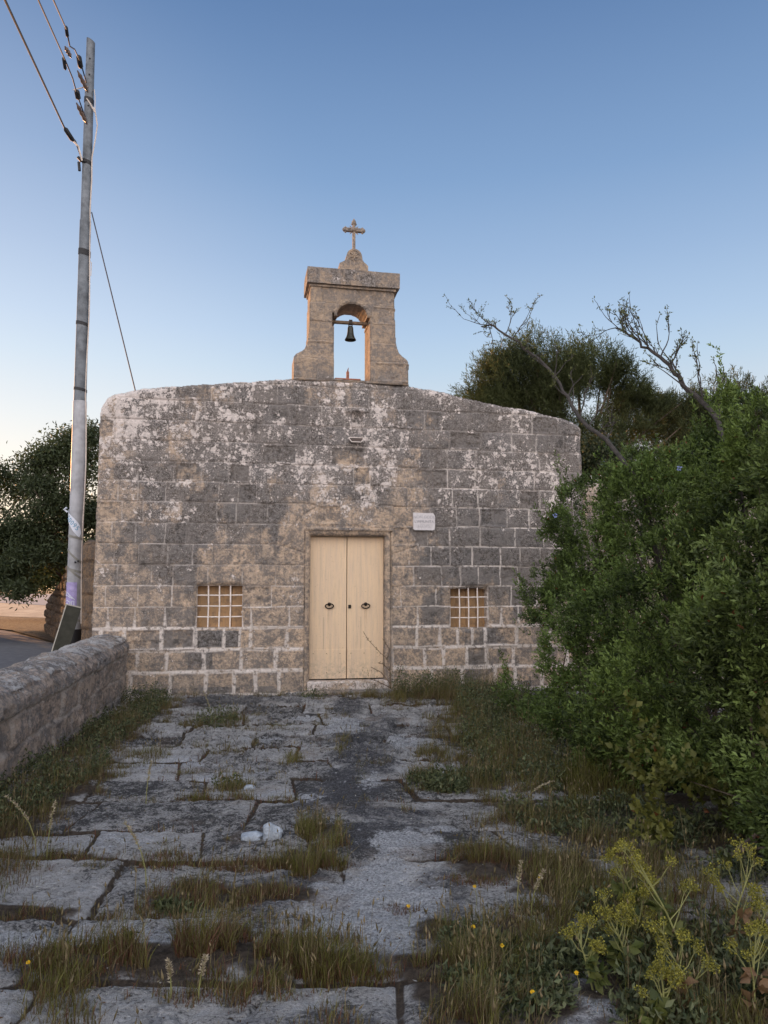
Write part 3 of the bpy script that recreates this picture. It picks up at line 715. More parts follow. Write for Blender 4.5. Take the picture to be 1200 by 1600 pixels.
b = MB(); b.box(.022, .066, .115, .129, 1.225, 1.28, b=.006); b.build('lock_plate', M['iron'], chapel)
b = MB(); b.box(-.63, .63, .17, .24, .0, 2.33); b.build('door_backing', M['black'], chapel)
b = MB(); b.box(-.60, .60, -.10, .30, -.05, .17, b=.02); lithic(b, 'threshold', chapel, sub=.04, amt=.008, dk=.0, pl=.5, seed=77, mat='wall')
b = MB(); b.box(-.66, .66, -.30, -.10, -.06, .06, b=.02); lithic(b, 'door_step', chapel, sub=.05, amt=.012, dk=.35, pl=.1, seed=78, mat='lowwall')

# windows: ochre boarded shutters behind white iron grilles
for (u0, u1, z0, z1), lean in ((WL, 0), (WR, 1)):
    b = MB(); n = 4; w = (u1-u0+.06)/n
    for k in range(n): b.box(u0-.03+k*w, u0-.03+(k+1)*w-.006, .20+.004*(k % 2), .23, z0-.03, z1+.03, b=.003)
    win = b.build('window', M['shutter'], chapel)
    g = MB()
    for k in (1, 2, 3):
        x = u0 + (u1-u0)*(k*.245+.0); g.tube([(x, .055, z0-.02), (x+.004, .053, (z0+z1)/2), (x-.002, .055, z1+.02)], .0105, 8)
        z = z0 + (z1-z0)*(k*.262-.01); g.tube([(u0-.02, .072, z), ((u0+u1)/2, .070, z-.003), (u1+.02, .072, z+.002)], .0095, 8)
    g.build('window_grille', M['white'], win, smooth=True)
    b = MB(); b.box(u0-.08, u1+.08, .235, .35, z0-.08, z1+.08); b.build('window_backing', M['black'], win)

# bell hanging from the beam
bo = FW(.045, .19, 5.34); b = MB()
b.lathe([(.0, .275), (.03, .275), (.045, .262), (.052, .235), (.056, .17), (.065, .10), (.082, .05), (.1, .018), (.104, .0), (.096, .0), (.085, .03), (.05, .12), (.04, .23), (0, .24)], (0, 0, 0), 28)
bo = FW(.045, .19, 5.40)
bell = empty('church_bell', bo, TH, 'small dark bronze bell hanging from the beam in the bellcote arch', 'bell')
b.build('bell_body', M['bronze'], bell, smooth=True)
b = MB(); b.tube([(0, 0, .24), (0, 0, -.02)], .006, 6); b.ball((0, 0, -.015), .016); b.build('clapper', M['iron'], bell)
b = MB(); b.tube([(-.03, 0, .27), (-.032, 0, .31), (-.018, 0, .335), (0, 0, .34), (.018, 0, .335), (.032, 0, .31), (.03, 0, .27)], .009, 8)
b.box(-.025, .025, -.04, .04, .32, .335, b=.004); b.box(-.03, .03, -.045, .045, .375, .39, b=.004)
for s in (-1, 1): b.box(-.03, .03, s*.042-.004, s*.042+.004, .31, .385)
b.build('bell_hanger', M['iron'], bell)
for ch in bell.children:
    for v in ch.data.vertices: v.co.x *= .86; v.co.y *= .86; v.co.z *= .82

# marble plaque
pc = FW(1.165, -.018, 2.545)
pq = empty('stone_plaque', pc, TH, 'small chipped white marble plaque with faint lettering, right of the door head', 'plaque')
b = MB(); b.prism([(-.17, .135), (-.165, -.12), (-.14, -.135), (.14, -.135), (.165, -.12), (.175, -.03), (.172, .09), (.15, .12), (.14, .13), (.0, .128)][::-1], -.012, .03)
b.build('slab', M['marble'], pq)
def text_obj(name, s, size, mat, parent, loc, rot, ext=.0008, sx=1):
    c = bpy.data.curves.new(name, 'FONT'); c.body = s; c.size = size; c.extrude = ext; c.align_x = 'CENTER'; c.align_y = 'CENTER'
    o = bpy.data.objects.new(name, c); COL.objects.link(o)
    dg = bpy.context.evaluated_depsgraph_get(); me = bpy.data.meshes.new_from_object(o.evaluated_get(dg))
    bpy.data.objects.remove(o); me.materials.clear(); me.materials.append(mat)
    o = bpy.data.objects.new(name, me); COL.objects.link(o); o.parent = parent; o.location = loc; o.rotation_euler = rot; o.scale = (sx, 1, 1); return o
M['engrave2'] = plain('worn_engraving', (.36, .35, .37), .8)
text_obj('inscription', 'NON GODE', .062, M['engrave2'], pq, (0, -.0128, .065), (R(90), 0, 0))
text_obj('inscription', "L'IMMUNITA", .055, M['engrave'], pq, (.0, -.0128, -.004), (R(90), 0, 0))
text_obj('inscription', 'ECCLES.', .055, M['engrave2'], pq, (0, -.0128, -.072), (R(90), 0, 0))

# the small white-rimmed fitting under the niche
fx = FW(.105, 0, 3.765)
ft = empty('wall_light', fx, TH, 'small white-rimmed trough light fixed below the blocked niche above the door', 'light fitting')
b = MB(); rim = [(-.105, -.012, .035), (.105, -.012, .035), (.108, -.018, .015), (.07, -.03, -.035), (-.07, -.03, -.035), (-.108, -.018, .015), (-.105, -.012, .035)]
b.tube([(x, y-.055, z) for x, y, z in rim], .0065, 6); b.build('rim', M['white'], ft)
b = MB(); b.prism([(-.10, .033), (-.10, .012), (-.066, -.033), (.066, -.033), (.10, .012), (.10, .033)][::-1], -.062, .01); b.build('housing', plain('dark_glass', (.05, .03, .022), .3), ft)

# ================================================================ WALLS
def swept_wall(name, path, th, mat, res, label, cat, hts, blocks, macro, back_drop=0.0, rough=1.0, dome=.06, seed=1, rag=0):
    """wall along path (front foot line); cross-section front face, domed coping, back face"""
    P = [Vector(p).to_2d() for p in path]
    seg = [(P[i+1]-P[i]).length for i in range(len(P)-1)]; cum = np.concatenate([[0], np.cumsum(seg)]); Ltot = cum[-1]
    S = np.arange(0, Ltot+res, res); S[-1] = Ltot
    px = np.interp(S, cum, [p.x for p in P]); py = np.interp(S, cum, [p.y for p in P])
    tx = np.gradient(px, S); ty = np.gradient(py, S); l = np.hypot(tx, ty); tx /= l; ty /= l
    nx_, ny_ = -ty, tx                                   # towards the back (left of travel)
    H = np.interp(S, cum, hts)
    H = H + rag*(fbm(S*2.3, S*0, seed, 3)-.5)*2
    # profile: t (across 0..1 fraction of th), v (0..1 of height, 1 = edge), arc length for texture
    nf, nt_, nb = int(max(hts)/res), int(th/res), 10
    prof = [(0, k/nf, 0) for k in range(nf+1)] + [((k/nt_), 1, 1) for k in range(1, nt_+1)] + [(1, 1-k/nb, 2) for k in range(1, nb+1)]
    T = np.array([q[0] for q in prof]); Vv = np.array([q[1] for q in prof]); K = np.array([q[2] for q in prof])
    SS, TT = np.meshgrid(S, T); _, VV = np.meshgrid(S, Vv); _, KK = np.meshgrid(S, K)
    HH = np.tile(H, (len(prof), 1)); Zt = VV*HH - .1*(VV == 0)
    U = SS; ZZ = np.where(KK == 1, HH + TT*th, Zt)
    disp, attrs = macro(U, ZZ, HH, KK, TT)
    edge = np.where(KK == 0, ss(.12, 0, HH-Zt), np.where(KK == 1, 1.0, 0))
    zdome = dome*(np.sin(np.pi*np.clip(TT, 0, 1)))**.6*(KK == 1)
    off_n = np.where(KK == 0, disp, np.where(KK == 2, -disp, 0))   # along n
    rn = .05*np.where(KK == 0, ss(.09, 0, HH-Zt)**2, 0)
    t = TT*th + off_n + rn
    z = Zt + zdome - np.where(KK == 1, disp, 0) - .02*(KK == 1)*(1-np.sin(np.pi*TT)**.5)
    NX = np.tile(nx_, (len(prof), 1)); NY = np.tile(ny_, (len(prof), 1))
    X = np.tile(px, (len(prof), 1)) + NX*t; Y = np.tile(py, (len(prof), 1)) + NY*t
    m, n = X.shape
    i = np.arange((m-1)*(n-1)); r, c = i//(n-1), i % (n-1); a = r*n+c
    F = np.stack([a, a+1, a+n+1, a+n], 1)
    V = np.stack([X.ravel(), Y.ravel(), z.ravel()], 1)
    caps = []
    nv = len(V)
    for col in (0, n-1):                                  # end faces
        ctr = V[[col, (m-1)*n+col]].mean(0); idx = np.arange(m)*n+col; V = np.concatenate([V, [[ctr[0], ctr[1], .3]]]); k = len(V)-1
        tri = np.stack([idx[:-1], idx[1:], np.full(m-1, k)], 1); caps.append(tri if col == 0 else tri[:, ::-1])
    at = {k: np.concatenate([v.ravel(), [v.ravel()[0], v.ravel()[-1]]]) for k, v in attrs.items()}
    o = npobj(name, V, [F]+caps, mat, None, at, smooth=True)
    return tag(o, label, cat)

def lowwall_macro(U, Z, H, K, T):
    zl = [-.2, .16, .34, .50, .58, .78, 1.0, 1.2, 1.5]
    Zr = Z - (H-.68)
    dh, dv, bid = layout(U, Zr, [-.3, .0, .24, .50, .72, 1.6], 5, .28, .62, wob=.03)
    dj = np.minimum(dh, dv)
    cop = ss(.20, .14, H-Z)*(K == 0) + (K == 1)*1.0
    dj = np.where((cop > .5) & (K == 1), 9, dj)
    er = _h(bid, bid*0+2, 3); tn = _h(bid, bid*0+5, 9)
    d = .05*(fbm(U*3, Z*3, 6, 4)-.5) + .035*(fbm(U*11, Z*11, 16, 4)-.5)*(1+cop) + (er-.5)*.03 + .02*(fbm(U*30, Z*30, 19, 2)-.5)
    d = d + .02*(1-ss(0, .02, dj)) - .03*cop*(K == 0)
    d = np.where(K == 1, .035*(fbm(U*5, Z*5, 26, 4)-.5)*2 + .03*(fbm(U*22, Z*14, 29, 3)-.5), d)
    jm = (1-ss(.012, .03, dj))*ss(.35, .55, fbm(U*1.8, Z*1.8, 8)+.1)
    nB = fbm(U*2.2, Z*2.2, 12, 4)
    dk = .18 + .7*(nB-.5) + .22*cop + .25*ss(.25, 0, Z) 
    pl = -.10 + .8*(fbm(U*2, Z*2, 33)-.5) + .40*cop*(K == 1) + .10*cop
    mline = (np.abs(H-Z-.17 - .02*(fbm(U*3, U*0, 4)-.5)) < .018)*(K == 0)
    return d, dict(tn=tn, dk=dk, pl=pl, mo=np.clip(jm*.7*(1-cop) + .8*mline, 0, 1))
swept_wall('low_wall', [(-1.55, -1.5), (-2.45, 3.0), (-2.93, 6.06), (-3.18, 8.0), (-3.66, 11.30)], .58, M['lowwall'], .019,
           'knee-high old stone wall with rounded lichen-crusted coping, running to the chapel corner', 'wall', [.6, .64, .68, .72, .79], None, lowwall_macro, dome=.085, seed=3)

def dressed_macro(U, Z, H, K, T):
    dh, dv, bid = layout(U, Z, [-.3, .35, .72, 1.05, 1.42, 1.75, 2.08, 2.5, 3], 57, .35, .6, wob=.03)
    dj = np.minimum(dh, dv); tn = _h(bid, bid*0+5, 9); er = _h(bid, bid*0+2, 3); nB = fbm(U*1.4, Z*1.4, 12, 4)
    return (er-.5)*.05 + .04*(1-ss(0, .03, dj)) + .03*(fbm(U*6, Z*6, 6, 4)-.5), dict(tn=tn*.5, dk=-.1+.6*(nB-.5)+.4*ss(1.7, 2.3, Z), pl=-.5+0*nB, mo=np.zeros(U.shape))
def rubble_macro(U, Z, H, K, T):
    dh, dv, bid = layout(U, Z, [-.3, .28, .5, .80, 1.02, 1.3, 1.5, 1.78, 2.0, 2.25, 2.6, 3], 55, .2, .6, wob=.07)
    dj = np.minimum(dh, dv); er = _h(bid, bid*0+2, 3); tn = _h(bid, bid*0+5, 9)
    d = (er-.5)*.10 + .10*(1-ss(0, .05, dj)) + .06*(fbm(U*5, Z*5, 6, 4)-.5)
    nB = fbm(U*1.4, Z*1.4, 12, 4)
    return d, dict(tn=tn, dk=.12+.8*(nB-.5)+.3*ss(1.5, 2.3, Z), pl=-.25+.5*(nB-.5), mo=np.zeros(U.shape))
swept_wall('rubble_wall', [(-12.7, 29.0), (-9.7, 23.2), (-7.35, 18.2), (-6.35, 16.1)], .5, M['rubble'], .045,
           'rough dry rubble wall sloping down along the lane behind the utility pole', 'wall', [1.0, 1.85, 2.42, 2.45], None, rubble_macro, rag=.08, seed=9, dome=.1)
swept_wall('dressed_wall', [(-6.33, 16.05), (-5.6, 15.2), (-4.3, 13.9)], .4, M['rubble'], .035,
           'taller sunlit wall of squared honey stones between the pole and the chapel corner', 'wall', [2.44, 2.42, 2.38], None, dressed_macro, rag=.03, seed=29, dome=.08)
def gmacro(U, Z, H, K, T):
    dh, dv, bid = layout(U, Z, [-.3, .3, .6, .9, 1.2, 1.5, 1.8, 2.1, 2.4, 2.7, 3, 3.4], 65, .35, .7, wob=.01)
    dj = np.minimum(dh, dv); tn = _h(bid, bid*0+5, 9); nB = fbm(U*1.4, Z*1.4, 12, 4)
    return .012*(1-ss(0, .015, dj))+.02*(nB-.5), dict(tn=tn, dk=.5+.6*(nB-.5), pl=-.2+0*nB, mo=.3*(1-ss(.005, .015, dj)))
swept_wall('garden_wall', [(9.5, 15.0), (3.2, 13.0)], .3, M['wall'], .04,
           'tall plain grey stone wall beside the right corner of the chapel, half hidden by the shrub', 'wall', [3.25, 3.3], None, gmacro, seed=19, dome=.02)

# ================================================================ POLE AND WIRES
pole = empty('utility_pole', (-5.60, 14, 0), 0, 'tall stepped galvanised steel utility pole with black bands beside the chapel', 'utility pole')
def px_(z): return -.0105*(z)          # slight lean
def section(z0, z1, r0, r1, oblique=0, mt='galv'):
    b = MB(); n = 20
    b.tube([(px_(z0), 0, z0), (px_(z1), 0, z1)], [r0, r1], n)
    if oblique:
        k = len(b.v)-n
        for i in range(k, len(b.v)): x, y, z = b.v[i]; b.v[i] = (x, y, z-(x-px_(z1))*oblique)
    return b.build('pole_section', M[mt], pole, smooth=True)
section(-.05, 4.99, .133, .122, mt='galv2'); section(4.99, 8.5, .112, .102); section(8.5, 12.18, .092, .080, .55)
for (z, r, h, tl) in [(10.92, .087, .10, .25), (9.66, .089, .08, .3), (7.86, .1075, .11, .22), (6.47, .110, .06, .22), (5.21, .1135, .05, .2), (.62, .135, .36, 0)]:
    b = MB(); n = 24
    vs = [(px_(z)+(r+e)*math.cos(2*math.pi*k/n), (r+e)*math.sin(2*math.pi*k/n), z+s*h/2 - tl*r*math.cos(2*math.pi*k/n)) for s, e in ((-1, .001), (-1, .006), (1, .006), (1, .001)) for k in range(n)]
    b.add(vs, [(i*n+k, i*n+(k+1) % n, i*n+n+(k+1) % n, i*n+n+k) for i in range(3) for k in range(n)]); b.build('black_band', M['black'], pole, smooth=True)
M['strap'] = plain('dull_strap', (.23, .225, .2), .7)
for (z, tl) in [(2.46, .25), (2.12, .95), (1.83, .9), (1.86, .3), (.99, .3)]:
    b = MB(); n = 24; r = .131
    vs = [(px_(z)+(r+e)*math.cos(2*math.pi*k/n), (r+e)*math.sin(2*math.pi*k/n), z+s*.022 - tl*r*math.cos(2*math.pi*k/n)) for s, e in ((-1, .001), (-1, .005), (1, .005), (1, .001)) for k in range(n)]
    b.add(vs, [(i*n+k, i*n+(k+1) % n, i*n+n+(k+1) % n, i*n+n+k) for i in range(3) for k in range(n)]); b.build('strap', M['strap'], pole, smooth=True)
for z in (11.75, 11.42, 10.78, 2.0, 2.02):
    b = MB(); b.ball((px_(z)+ (.02 if z > 3 else .05+.05*(z > 2.01)), -(.078 if z > 3 else .12), z), .018, n=8); b.build('bolt_hole', M['black'], pole)
def worldtube(pts, rad, name, mat, parent, n=6):
    b = MB(); o = Vector(parent.location) if parent else Vector((0, 0, 0)); b.tube([Vector(p)-o for p in pts], rad, n); return b.build(name, mat, parent, smooth=True)
# cable clipped up the right side of the pole, looping out near the top
b = MB(); pts = []
for z in np.arange(.9, 9.6, .3): pts.append((px_(z)+(.138 if z < 5 else .12 if z < 8.5 else .1)+.014*math.sin(z*2.1), -.03, z))
b.tube(pts + [(px_(9.8)+.10, -.03, 9.75), (px_(10)+.16, -.05, 10.1), (px_(10)+.19, -.05, 10.4), (px_(10)+.13, -.05, 10.72), (px_(10)+.06, -.09, 10.78)], .0125, 6); b.build('riser_cable', M['cream'], pole, smooth=True)
b = MB(); b.tube([(px_(10)+.13, -.04, 10.66), (px_(10)+.115, -.03, 11.0), (px_(10)+.09, -.02, 11.15)], .008, 6); b.build('jumper_cable', M['cream'], pole, smooth=True); b = MB()
b.tube([(px_(10)-.20, -.3, 10.95), (px_(10)-.1, -.1, 11.14), (px_(10)+.0, -.09, 11.16)], .010, 6); b.build('jumper_cable', M['cream'], pole, smooth=True); b = MB()
b.tube([(px_(10)-.02, -.09, 10.92), (px_(10)+.06, -.1, 10.8), (px_(10)+.13, -.05, 10.66)], .012, 6); b.build('jumper_cable', M['cream'], pole, smooth=True); b = MB()
b.tube([(px_(7.7)+.10, -.03, 7.7), (px_(7.7)+.15, -.03, 7.66), (px_(7.7)+.15, -.03, 7.4)], .007, 5)
b.build('jumper_cable', M['cream'], pole, smooth=True)
def insul(p0, p1, parent):      # spool insulator along a tension line
    b = MB(); p0, p1 = Vector(p0), Vector(p1); d = p1-p0
    b.tube([p0+d*k/8 for k in range(9)], [.012, .02, .042, .03, .045, .03, .042, .02, .012], 10); return b.build('insulator', M['insul'], parent, smooth=True)
b = MB(); b.tube([(px_(9.66)-.14, -.1, 9.72), (px_(9.66)-.08, -.09, 9.66), (px_(9.66)+.02, -.1, 9.63)], [.03, .035, .02], 8); b.tube([(px_(9.66)-.12, -.1, 9.62), (px_(9.66)-.1, -.1, 9.45)], .028, 8)
b.build('bracket', M['black'], pole)
for z in (10.62, 11.27):
    insul((px_(z)-.10, -.35, z+.04), (px_(z)+.01, -.08, z-.22), pole)
insul((px_(z)-.18, -.75, 11.20+.30), (px_(z)-.14, -.55, 11.42), pole)
def wire(name, pts, label, r=.011, clamps=(), sag=.0, mat='wire'):
    o = empty(name, pts[-1], 0, label, 'overhead wire', 'overhead wires on the pole')
    P = []
    for i in range(len(pts)-1):
        a, c = Vector(pts[i]), Vector(pts[i+1]); n = 10 if (c-a).length > 2 else 2
        for k in range(n): t = k/n; P.append(a.lerp(c, t)-Vector((0, 0, sag*4*t*(1-t)*(n > 2))))
    P.append(Vector(pts[-1])); worldtube(P, r, 'cable', M[mat], o)
    for (p, q, rr) in clamps: worldtube([p, Vector(p).lerp(q, .15), Vector(p).lerp(q, .85), q], [rr*.4, rr, rr, rr*.4], 'clamp', M['black'], o, 8)
    return o
def ext(a, bpt, k): a, bpt = Vector(a), Vector(bpt); return tuple(a + (a-bpt).normalized()*k)
A = (-4.79, 9, 8.92); B_ = (-5.98, 13.6, 10.10)
wire('overhead_wire', [ext(A, B_, 14), A, B_, (-5.86, 13.8, 9.98), (-5.75, 13.9, 9.64)], 'leftmost overhead wire, thick, ending at the lowest bracket of the pole', .017,
     [((-5.97, 13.55, 10.10), (-5.88, 13.75, 9.95), .045)])
worldtube([(-5.90, 13.75, 9.98), (-5.80, 13.8, 9.88), (-5.74, 13.85, 9.62)], .016, 'sleeve', M['cream'], [o for o in COL.objects if o.name.startswith('overhead_wire')][0])
A = (-4.61, 9.5, 9.33); B_ = (-5.54, 12.5, 10.66)
wire('overhead_wire', [ext(A, B_, 14), A, B_, (-5.60, 12.95, 10.66), (-5.70, 13.4, 10.66), (-5.73, 13.9, 10.52)], 'middle overhead wire, sagging in short kinks to the pole', .012,
     [((-5.56, 12.45, 10.70), (-5.58, 12.6, 10.56), .03), ((-5.69, 13.35, 10.71), (-5.71, 13.5, 10.62), .05)])
A = (-4.64, 10, 9.74); B_ = (-5.46, 12.3, 11.09)
wire('overhead_wire', [ext(A, B_, 14), A, B_, (-5.50, 12.55, 10.97), (-5.52, 12.8, 11.1), (-5.66, 13.4, 11.3), (-5.72, 13.85, 11.2)], 'rightmost overhead wire, tied near the very top of the pole', .012,
     [((-5.45, 12.25, 11.12), (-5.48, 12.4, 11.02), .03), ((-5.66, 13.3, 11.36), (-5.69, 13.5, 11.24), .05)])
wire('roof_wire', [(-5.57, 13.98, 8.66), (-4.30, 13.0, 4.93), (-3.9, 12.5, 4.33)], 'single wire running from the pole down behind the chapel roof edge', .011)

# paper and plastic on the pole
def wrapped(name, prof, mat, r, parent, n=8):       # prof: list of (z_low, z_high, angle) strips round the pole
    b = MB(); vs = []
    for zl, zh, a in prof:
        for rr in (r, r+.003):
            for z in (zl, zh): vs.append((px_(z)+rr*math.cos(a), rr*math.sin(a), z))
    fs = []
    for i in range(len(prof)-1):
        p, q = i*4, i*4+4
        fs += [(p+2, q+2, q+3, p+3), (p, p+1, q+1, q), (p+1, p+3, q+3, q+1), (p, q, q+2, p+2)]
    fs += [(0, 2, 3, 1), (len(vs)-4, len(vs)-3, len(vs)-1, len(vs)-2)]
    b.add(vs, fs); return b.build(name, mat, parent)
M['lilac'] = plain('lilac_paper', (.36, .31, .56), .8, 0, .12, 20, dirt=(.55, .5, .7), dirt_amt=.5)
M['whitep'] = plain('white_plastic', (.66, .70, .78), .5, 0, .06, 20)
M['blue'] = plain('blue_ink', (.10, .30, .46), .6)
M['pap'] = plain('white_paper', (.60, .58, .60), .8)
po = empty('poster', (-5.60, 14, 0), 0, 'torn lilac paper poster wrapped round the foot of the pole above the olive board', 'poster')
wrapped('paper_sheet', [(1.05+.0*a, 1.64, R(200+a*10)) for a in range(12)], M['lilac'], .134, po)
wrapped('white_label', [(1.0-.0*a, 1.046, R(245+a*10)) for a in range(7)], M['pap'], .134, po)
def pole_mark(pts, parent, name, mat, w=.010):      # strokes drawn on the curved paper: (angle, z)
    for st in pts:
        b = MB(); b.tube([(px_(z)+.1385*math.cos(R(a)), .1385*math.sin(R(a)), z) for a, z in st], w, 5); b.v = [(x, y, z) for x, y, z in b.v]
        b.build(name, mat, parent)
pole_mark([[(215, 1.40), (225, 1.46), (240, 1.45), (262, 1.40), (285, 1.35), (297, 1.33)], [(222, 1.40), (240, 1.40), (262, 1.37), (280, 1.35)],
           [(215, 1.30), (235, 1.32), (255, 1.29)], [(215, 1.25), (235, 1.26), (258, 1.24), (262, 1.30), (268, 1.20)], [(275, 1.30), (292, 1.30), (292, 1.20), (276, 1.20), (275, 1.30)],
           [(283, 1.14), (295, 1.13), (284, 1.09), (296, 1.07)]], po, 'lettering', M['whitep'], .007)
st = empty('plastic_sign_strip', (-5.60, 14, 0), 0, 'white plastic strip with blue figures slung diagonally round the pole', 'sign strip')
pr = []
for k in range(13):
    t = k/12; a = R(178+t*150); zc = 2.93-.40*t; h = .05+.075*min(1, t*1.6); h *= (1 if t < .85 else math.sqrt(max(0.02, 1-((t-.85)/.15)**2)))
    pr.append((zc-h, zc+h, a))
wrapped('strip', pr, M['whitep'], .138, st)
worldtube([(-5.79, 13.98, 2.92), (-5.85, 13.97, 2.97), (-5.80, 13.96, 3.0)], .018, 'knot', M['whitep'], st)
for k, ch in enumerate('S0095'):
    t = .30+.125*k; a = R(178+t*150); zc = 2.93-.40*t
    o = text_obj('figure', ch, .115, M['blue'], st, (px_(zc)+.1425*math.cos(a), .1425*math.sin(a), zc), (R(90), R(38), a+R(90)), .001)
bd = empty('board', (-5.50, 12.95, 0), 0, 'dark olive board with a pale edge leaning against the foot of the pole', 'board')
b = MB(); m = Matrix.Translation((-.02, 0, 0)) @ Matrix.Rotation(R(12), 4, 'Y') @ Matrix.Rotation(R(-8), 4, 'X') @ Matrix.Rotation(R(30), 4, 'Z')
b.box(-.12, .12, -.012, .012, 0.02, 1.26, m); b.build('panel', M['board'], bd)
b = MB(); b.box(-.135, -.122, -.016, .014, .0, 1.27, m); b.box(-.135, .122, -.016, .014, 1.262, 1.28, m); b.build('edging', M['boardedge'], bd)

# ================================================================ VEGETATION
rgen = np.random.RandomState(5)
def norm(v): return v/np.maximum(1e-9, np.linalg.norm(v, axis=-1, keepdims=True))
def leaf_mesh(name, P, D, L, Wd, col, mat, parent=None, fold=.25, droop=.15):
    n = len(P); rnd = norm(rgen.randn(n, 3)); side = norm(np.cross(D, rnd)); up = np.cross(side, D)
    L = L[:, None]; Wd = Wd[:, None]
    mid = P + D*L*.5
    V = np.empty((n, 4, 3)); V[:, 0] = P; V[:, 1] = mid + side*Wd*.5 + up*Wd*fold
    V[:, 2] = P + D*L - up*L*droop; V[:, 3] = mid - side*Wd*.5 + up*Wd*fold
    i = np.arange(n)*4; F = np.concatenate([np.stack([i, i+1, i+2], 1), np.stack([i, i+2, i+3], 1)])
    return npobj(name, V.reshape(-1, 3), F, mat, parent, dict(tint=np.repeat(col, 4, 0)))
def cols(n, a, b, var=.12, t=None):
    a, b = np.array(a), np.array(b); t = rgen.rand(n) if t is None else t
    return np.clip((a*(1-t[:, None]) + b*t[:, None]) * (1+var*rgen.randn(n, 1)), .002, 1)
def n3(P, s, seed): return (vn(P[:, 0]*s+P[:, 2]*s*.37, P[:, 1]*s+P[:, 2]*s*.61, seed)+vn(P[:, 2]*s+P[:, 1]*.3*s, P[:, 0]*s-P[:, 1]*s*.4, seed+1)+.5*vn(P[:, 0]*s*2.3, P[:, 2]*s*2.3, seed+2))/2.5

def shrub(name, loc, blobs, n, seed, label, cat='shrub', a=(.018, .030, .009), b=(.155, .225, .06), per=10, ll=.038, lw=.015, group=None, twigs=60):
    rg = np.random.RandomState(seed)
    root = empty(name, loc, 0, label, cat, group)
    L0 = np.array(loc); B = np.array(blobs, float); Pn = []; On = []
    vol = (B[:, 3]*B[:, 4]*B[:, 5])**(2/3); pick = rg.choice(len(B), n*3, p=vol/vol.sum())
    d = norm(rg.randn(n*3, 3)); q = B[pick]
    rad = np.where(rg.rand(n*3) < .72, 1-.16*rg.rand(n*3), 1-.5*rg.rand(n*3))
    P = q[:, :3] + d*q[:, 3:]*rad[:, None]
    P += d*((n3(P, 2.1, seed)-.5)*.55 + (n3(P, 4.5, seed+4)-.5)*.5)[:, None]
    ok = P[:, 2] > .03
    for k in range(len(B)):
        r = np.linalg.norm((P-B[k, :3])/B[k, 3:], axis=1); ok &= (r > .80) | ((pick == k) & (r > .45))
    ok &= (n3(P, 3.1, seed+9) > .40 + .14*rg.rand(len(P)))          # open hollows between the sprays
    ok &= (n3(P, 1.6, seed+14) > .41 + .08*rg.rand(len(P)))
    ok &= ~((d[:, 1] > .35) & (rg.rand(len(P)) < .55))
    P = P[ok][:n]; d = d[ok][:n]
    # long shoots breaking the outline
    ns = 110; si = rg.randint(0, len(P), ns); si = si[(d[si, 2] > -.1)]; sd_ = norm(d[si]*.8+np.array([-.15, -.1, .75])+rg.randn(len(si), 3)*.35); Ls = .12+.42*rg.rand(len(si))**1.6
    ex = np.concatenate([P[si]+sd_*(Ls*q)[:, None] for q in np.linspace(.15, 1, 7)]); ed = np.tile(sd_, (7, 1))
    P = np.concatenate([P, ex]); d = np.concatenate([d, ed]); m = len(P)
    ax = norm(d*.7 + np.array([0, 0, .55]) + rg.randn(m, 3)*.4)
    bright = np.clip(.42+1.9*(n3(P, 2.5, seed+20)-.5) + .25*rg.randn(m), 0, 1)
    k = per; PP = np.repeat(P, k, 0); AA = np.repeat(ax, k, 0); t = np.tile(np.linspace(0, 1, k), m)[:, None]
    rad = norm(np.cross(AA, rg.randn(m*k, 3)))
    D = norm(AA*(.35+.9*t) + rad*(1.1-.5*t)); PP = PP + AA*t*.085*(.7+.6*rg.rand(m*k, 1))
    s = .7+.6*rg.rand(m*k)
    cc = cols(m*k, a, b, .15, np.clip(np.repeat(bright, k)*.75 + .35*t[:, 0], 0, 1))
    br = rg.rand(m*k) < .004; cc[br] = (.14, .05, .02)
    leaf_mesh('foliage', PP-L0, D, ll*s, lw*s, cc, M['leaf'], root)
    tb = MB()                                            # woody stems inside and shoots poking out
    for i in range(twigs):
        e = P[rg.randint(m)] - L0; base = np.array([rg.randn()*.25, rg.randn()*.25, 0]); mid = base*.5+e*.5+rg.randn(3)*.15
        tb.tube([base, mid*.6+base*.4, mid, e*1.0], [.013, .010, .007, .003], 5)
    tb.build('stems', M['bark'], root)
    return root
GR = 'shrubs crowding the right side of the forecourt'
shrub('shrub', (2.75, 9.6, 0), [(2.75, 9.6, 1.0, 1.0, 1.1, 1.2), (2.9, 9.7, 2.1, .85, .9, .9), (2.25, 9.3, .9, .62, .7, .8), (2.1, 9.3, .3, .55, .8, .4), (3.6, 10.0, 2.2, .9, .9, .9), (2.55, 9.3, 1.75, .45, .5, .6)], 14500, 1,
      'dense green shrub growing against the chapel front beside the right window', group=GR)
shrub('shrub', (3.0, 7.7, 0), [(3.05, 7.6, 1.1, 1.15, 1.1, 1.3), (3.1, 7.9, 2.2, .85, .9, .85), (2.2, 7.9, .7, .6, .7, .75), (2.0, 7.9, .25, .5, .7, .35), (3.9, 7.6, 2.4, .9, .9, 1.0)], 14500, 2,
      'mid green shrub with a blue flower head, between the chapel-side shrub and the tallest one', group=GR)
shrub('shrub', (3.3, 6.0, 0), [(3.2, 6.2, 1.2, 1.1, 1.0, 1.3), (3.5, 6.3, 2.45, .95, .9, .9), (3.1, 6.6, 2.6, .6, .6, .65), (2.35, 5.9, .75, .65, .6, .7), (2.15, 6.3, .3, .5, .6, .4), (4.2, 6.2, 2.8, .8, .8, .8)], 16000, 3,
      'tallest shrub, its top cut by the right edge of the photo against the sky', group=GR, a=(.020, .032, .009), b=(.18, .25, .065))
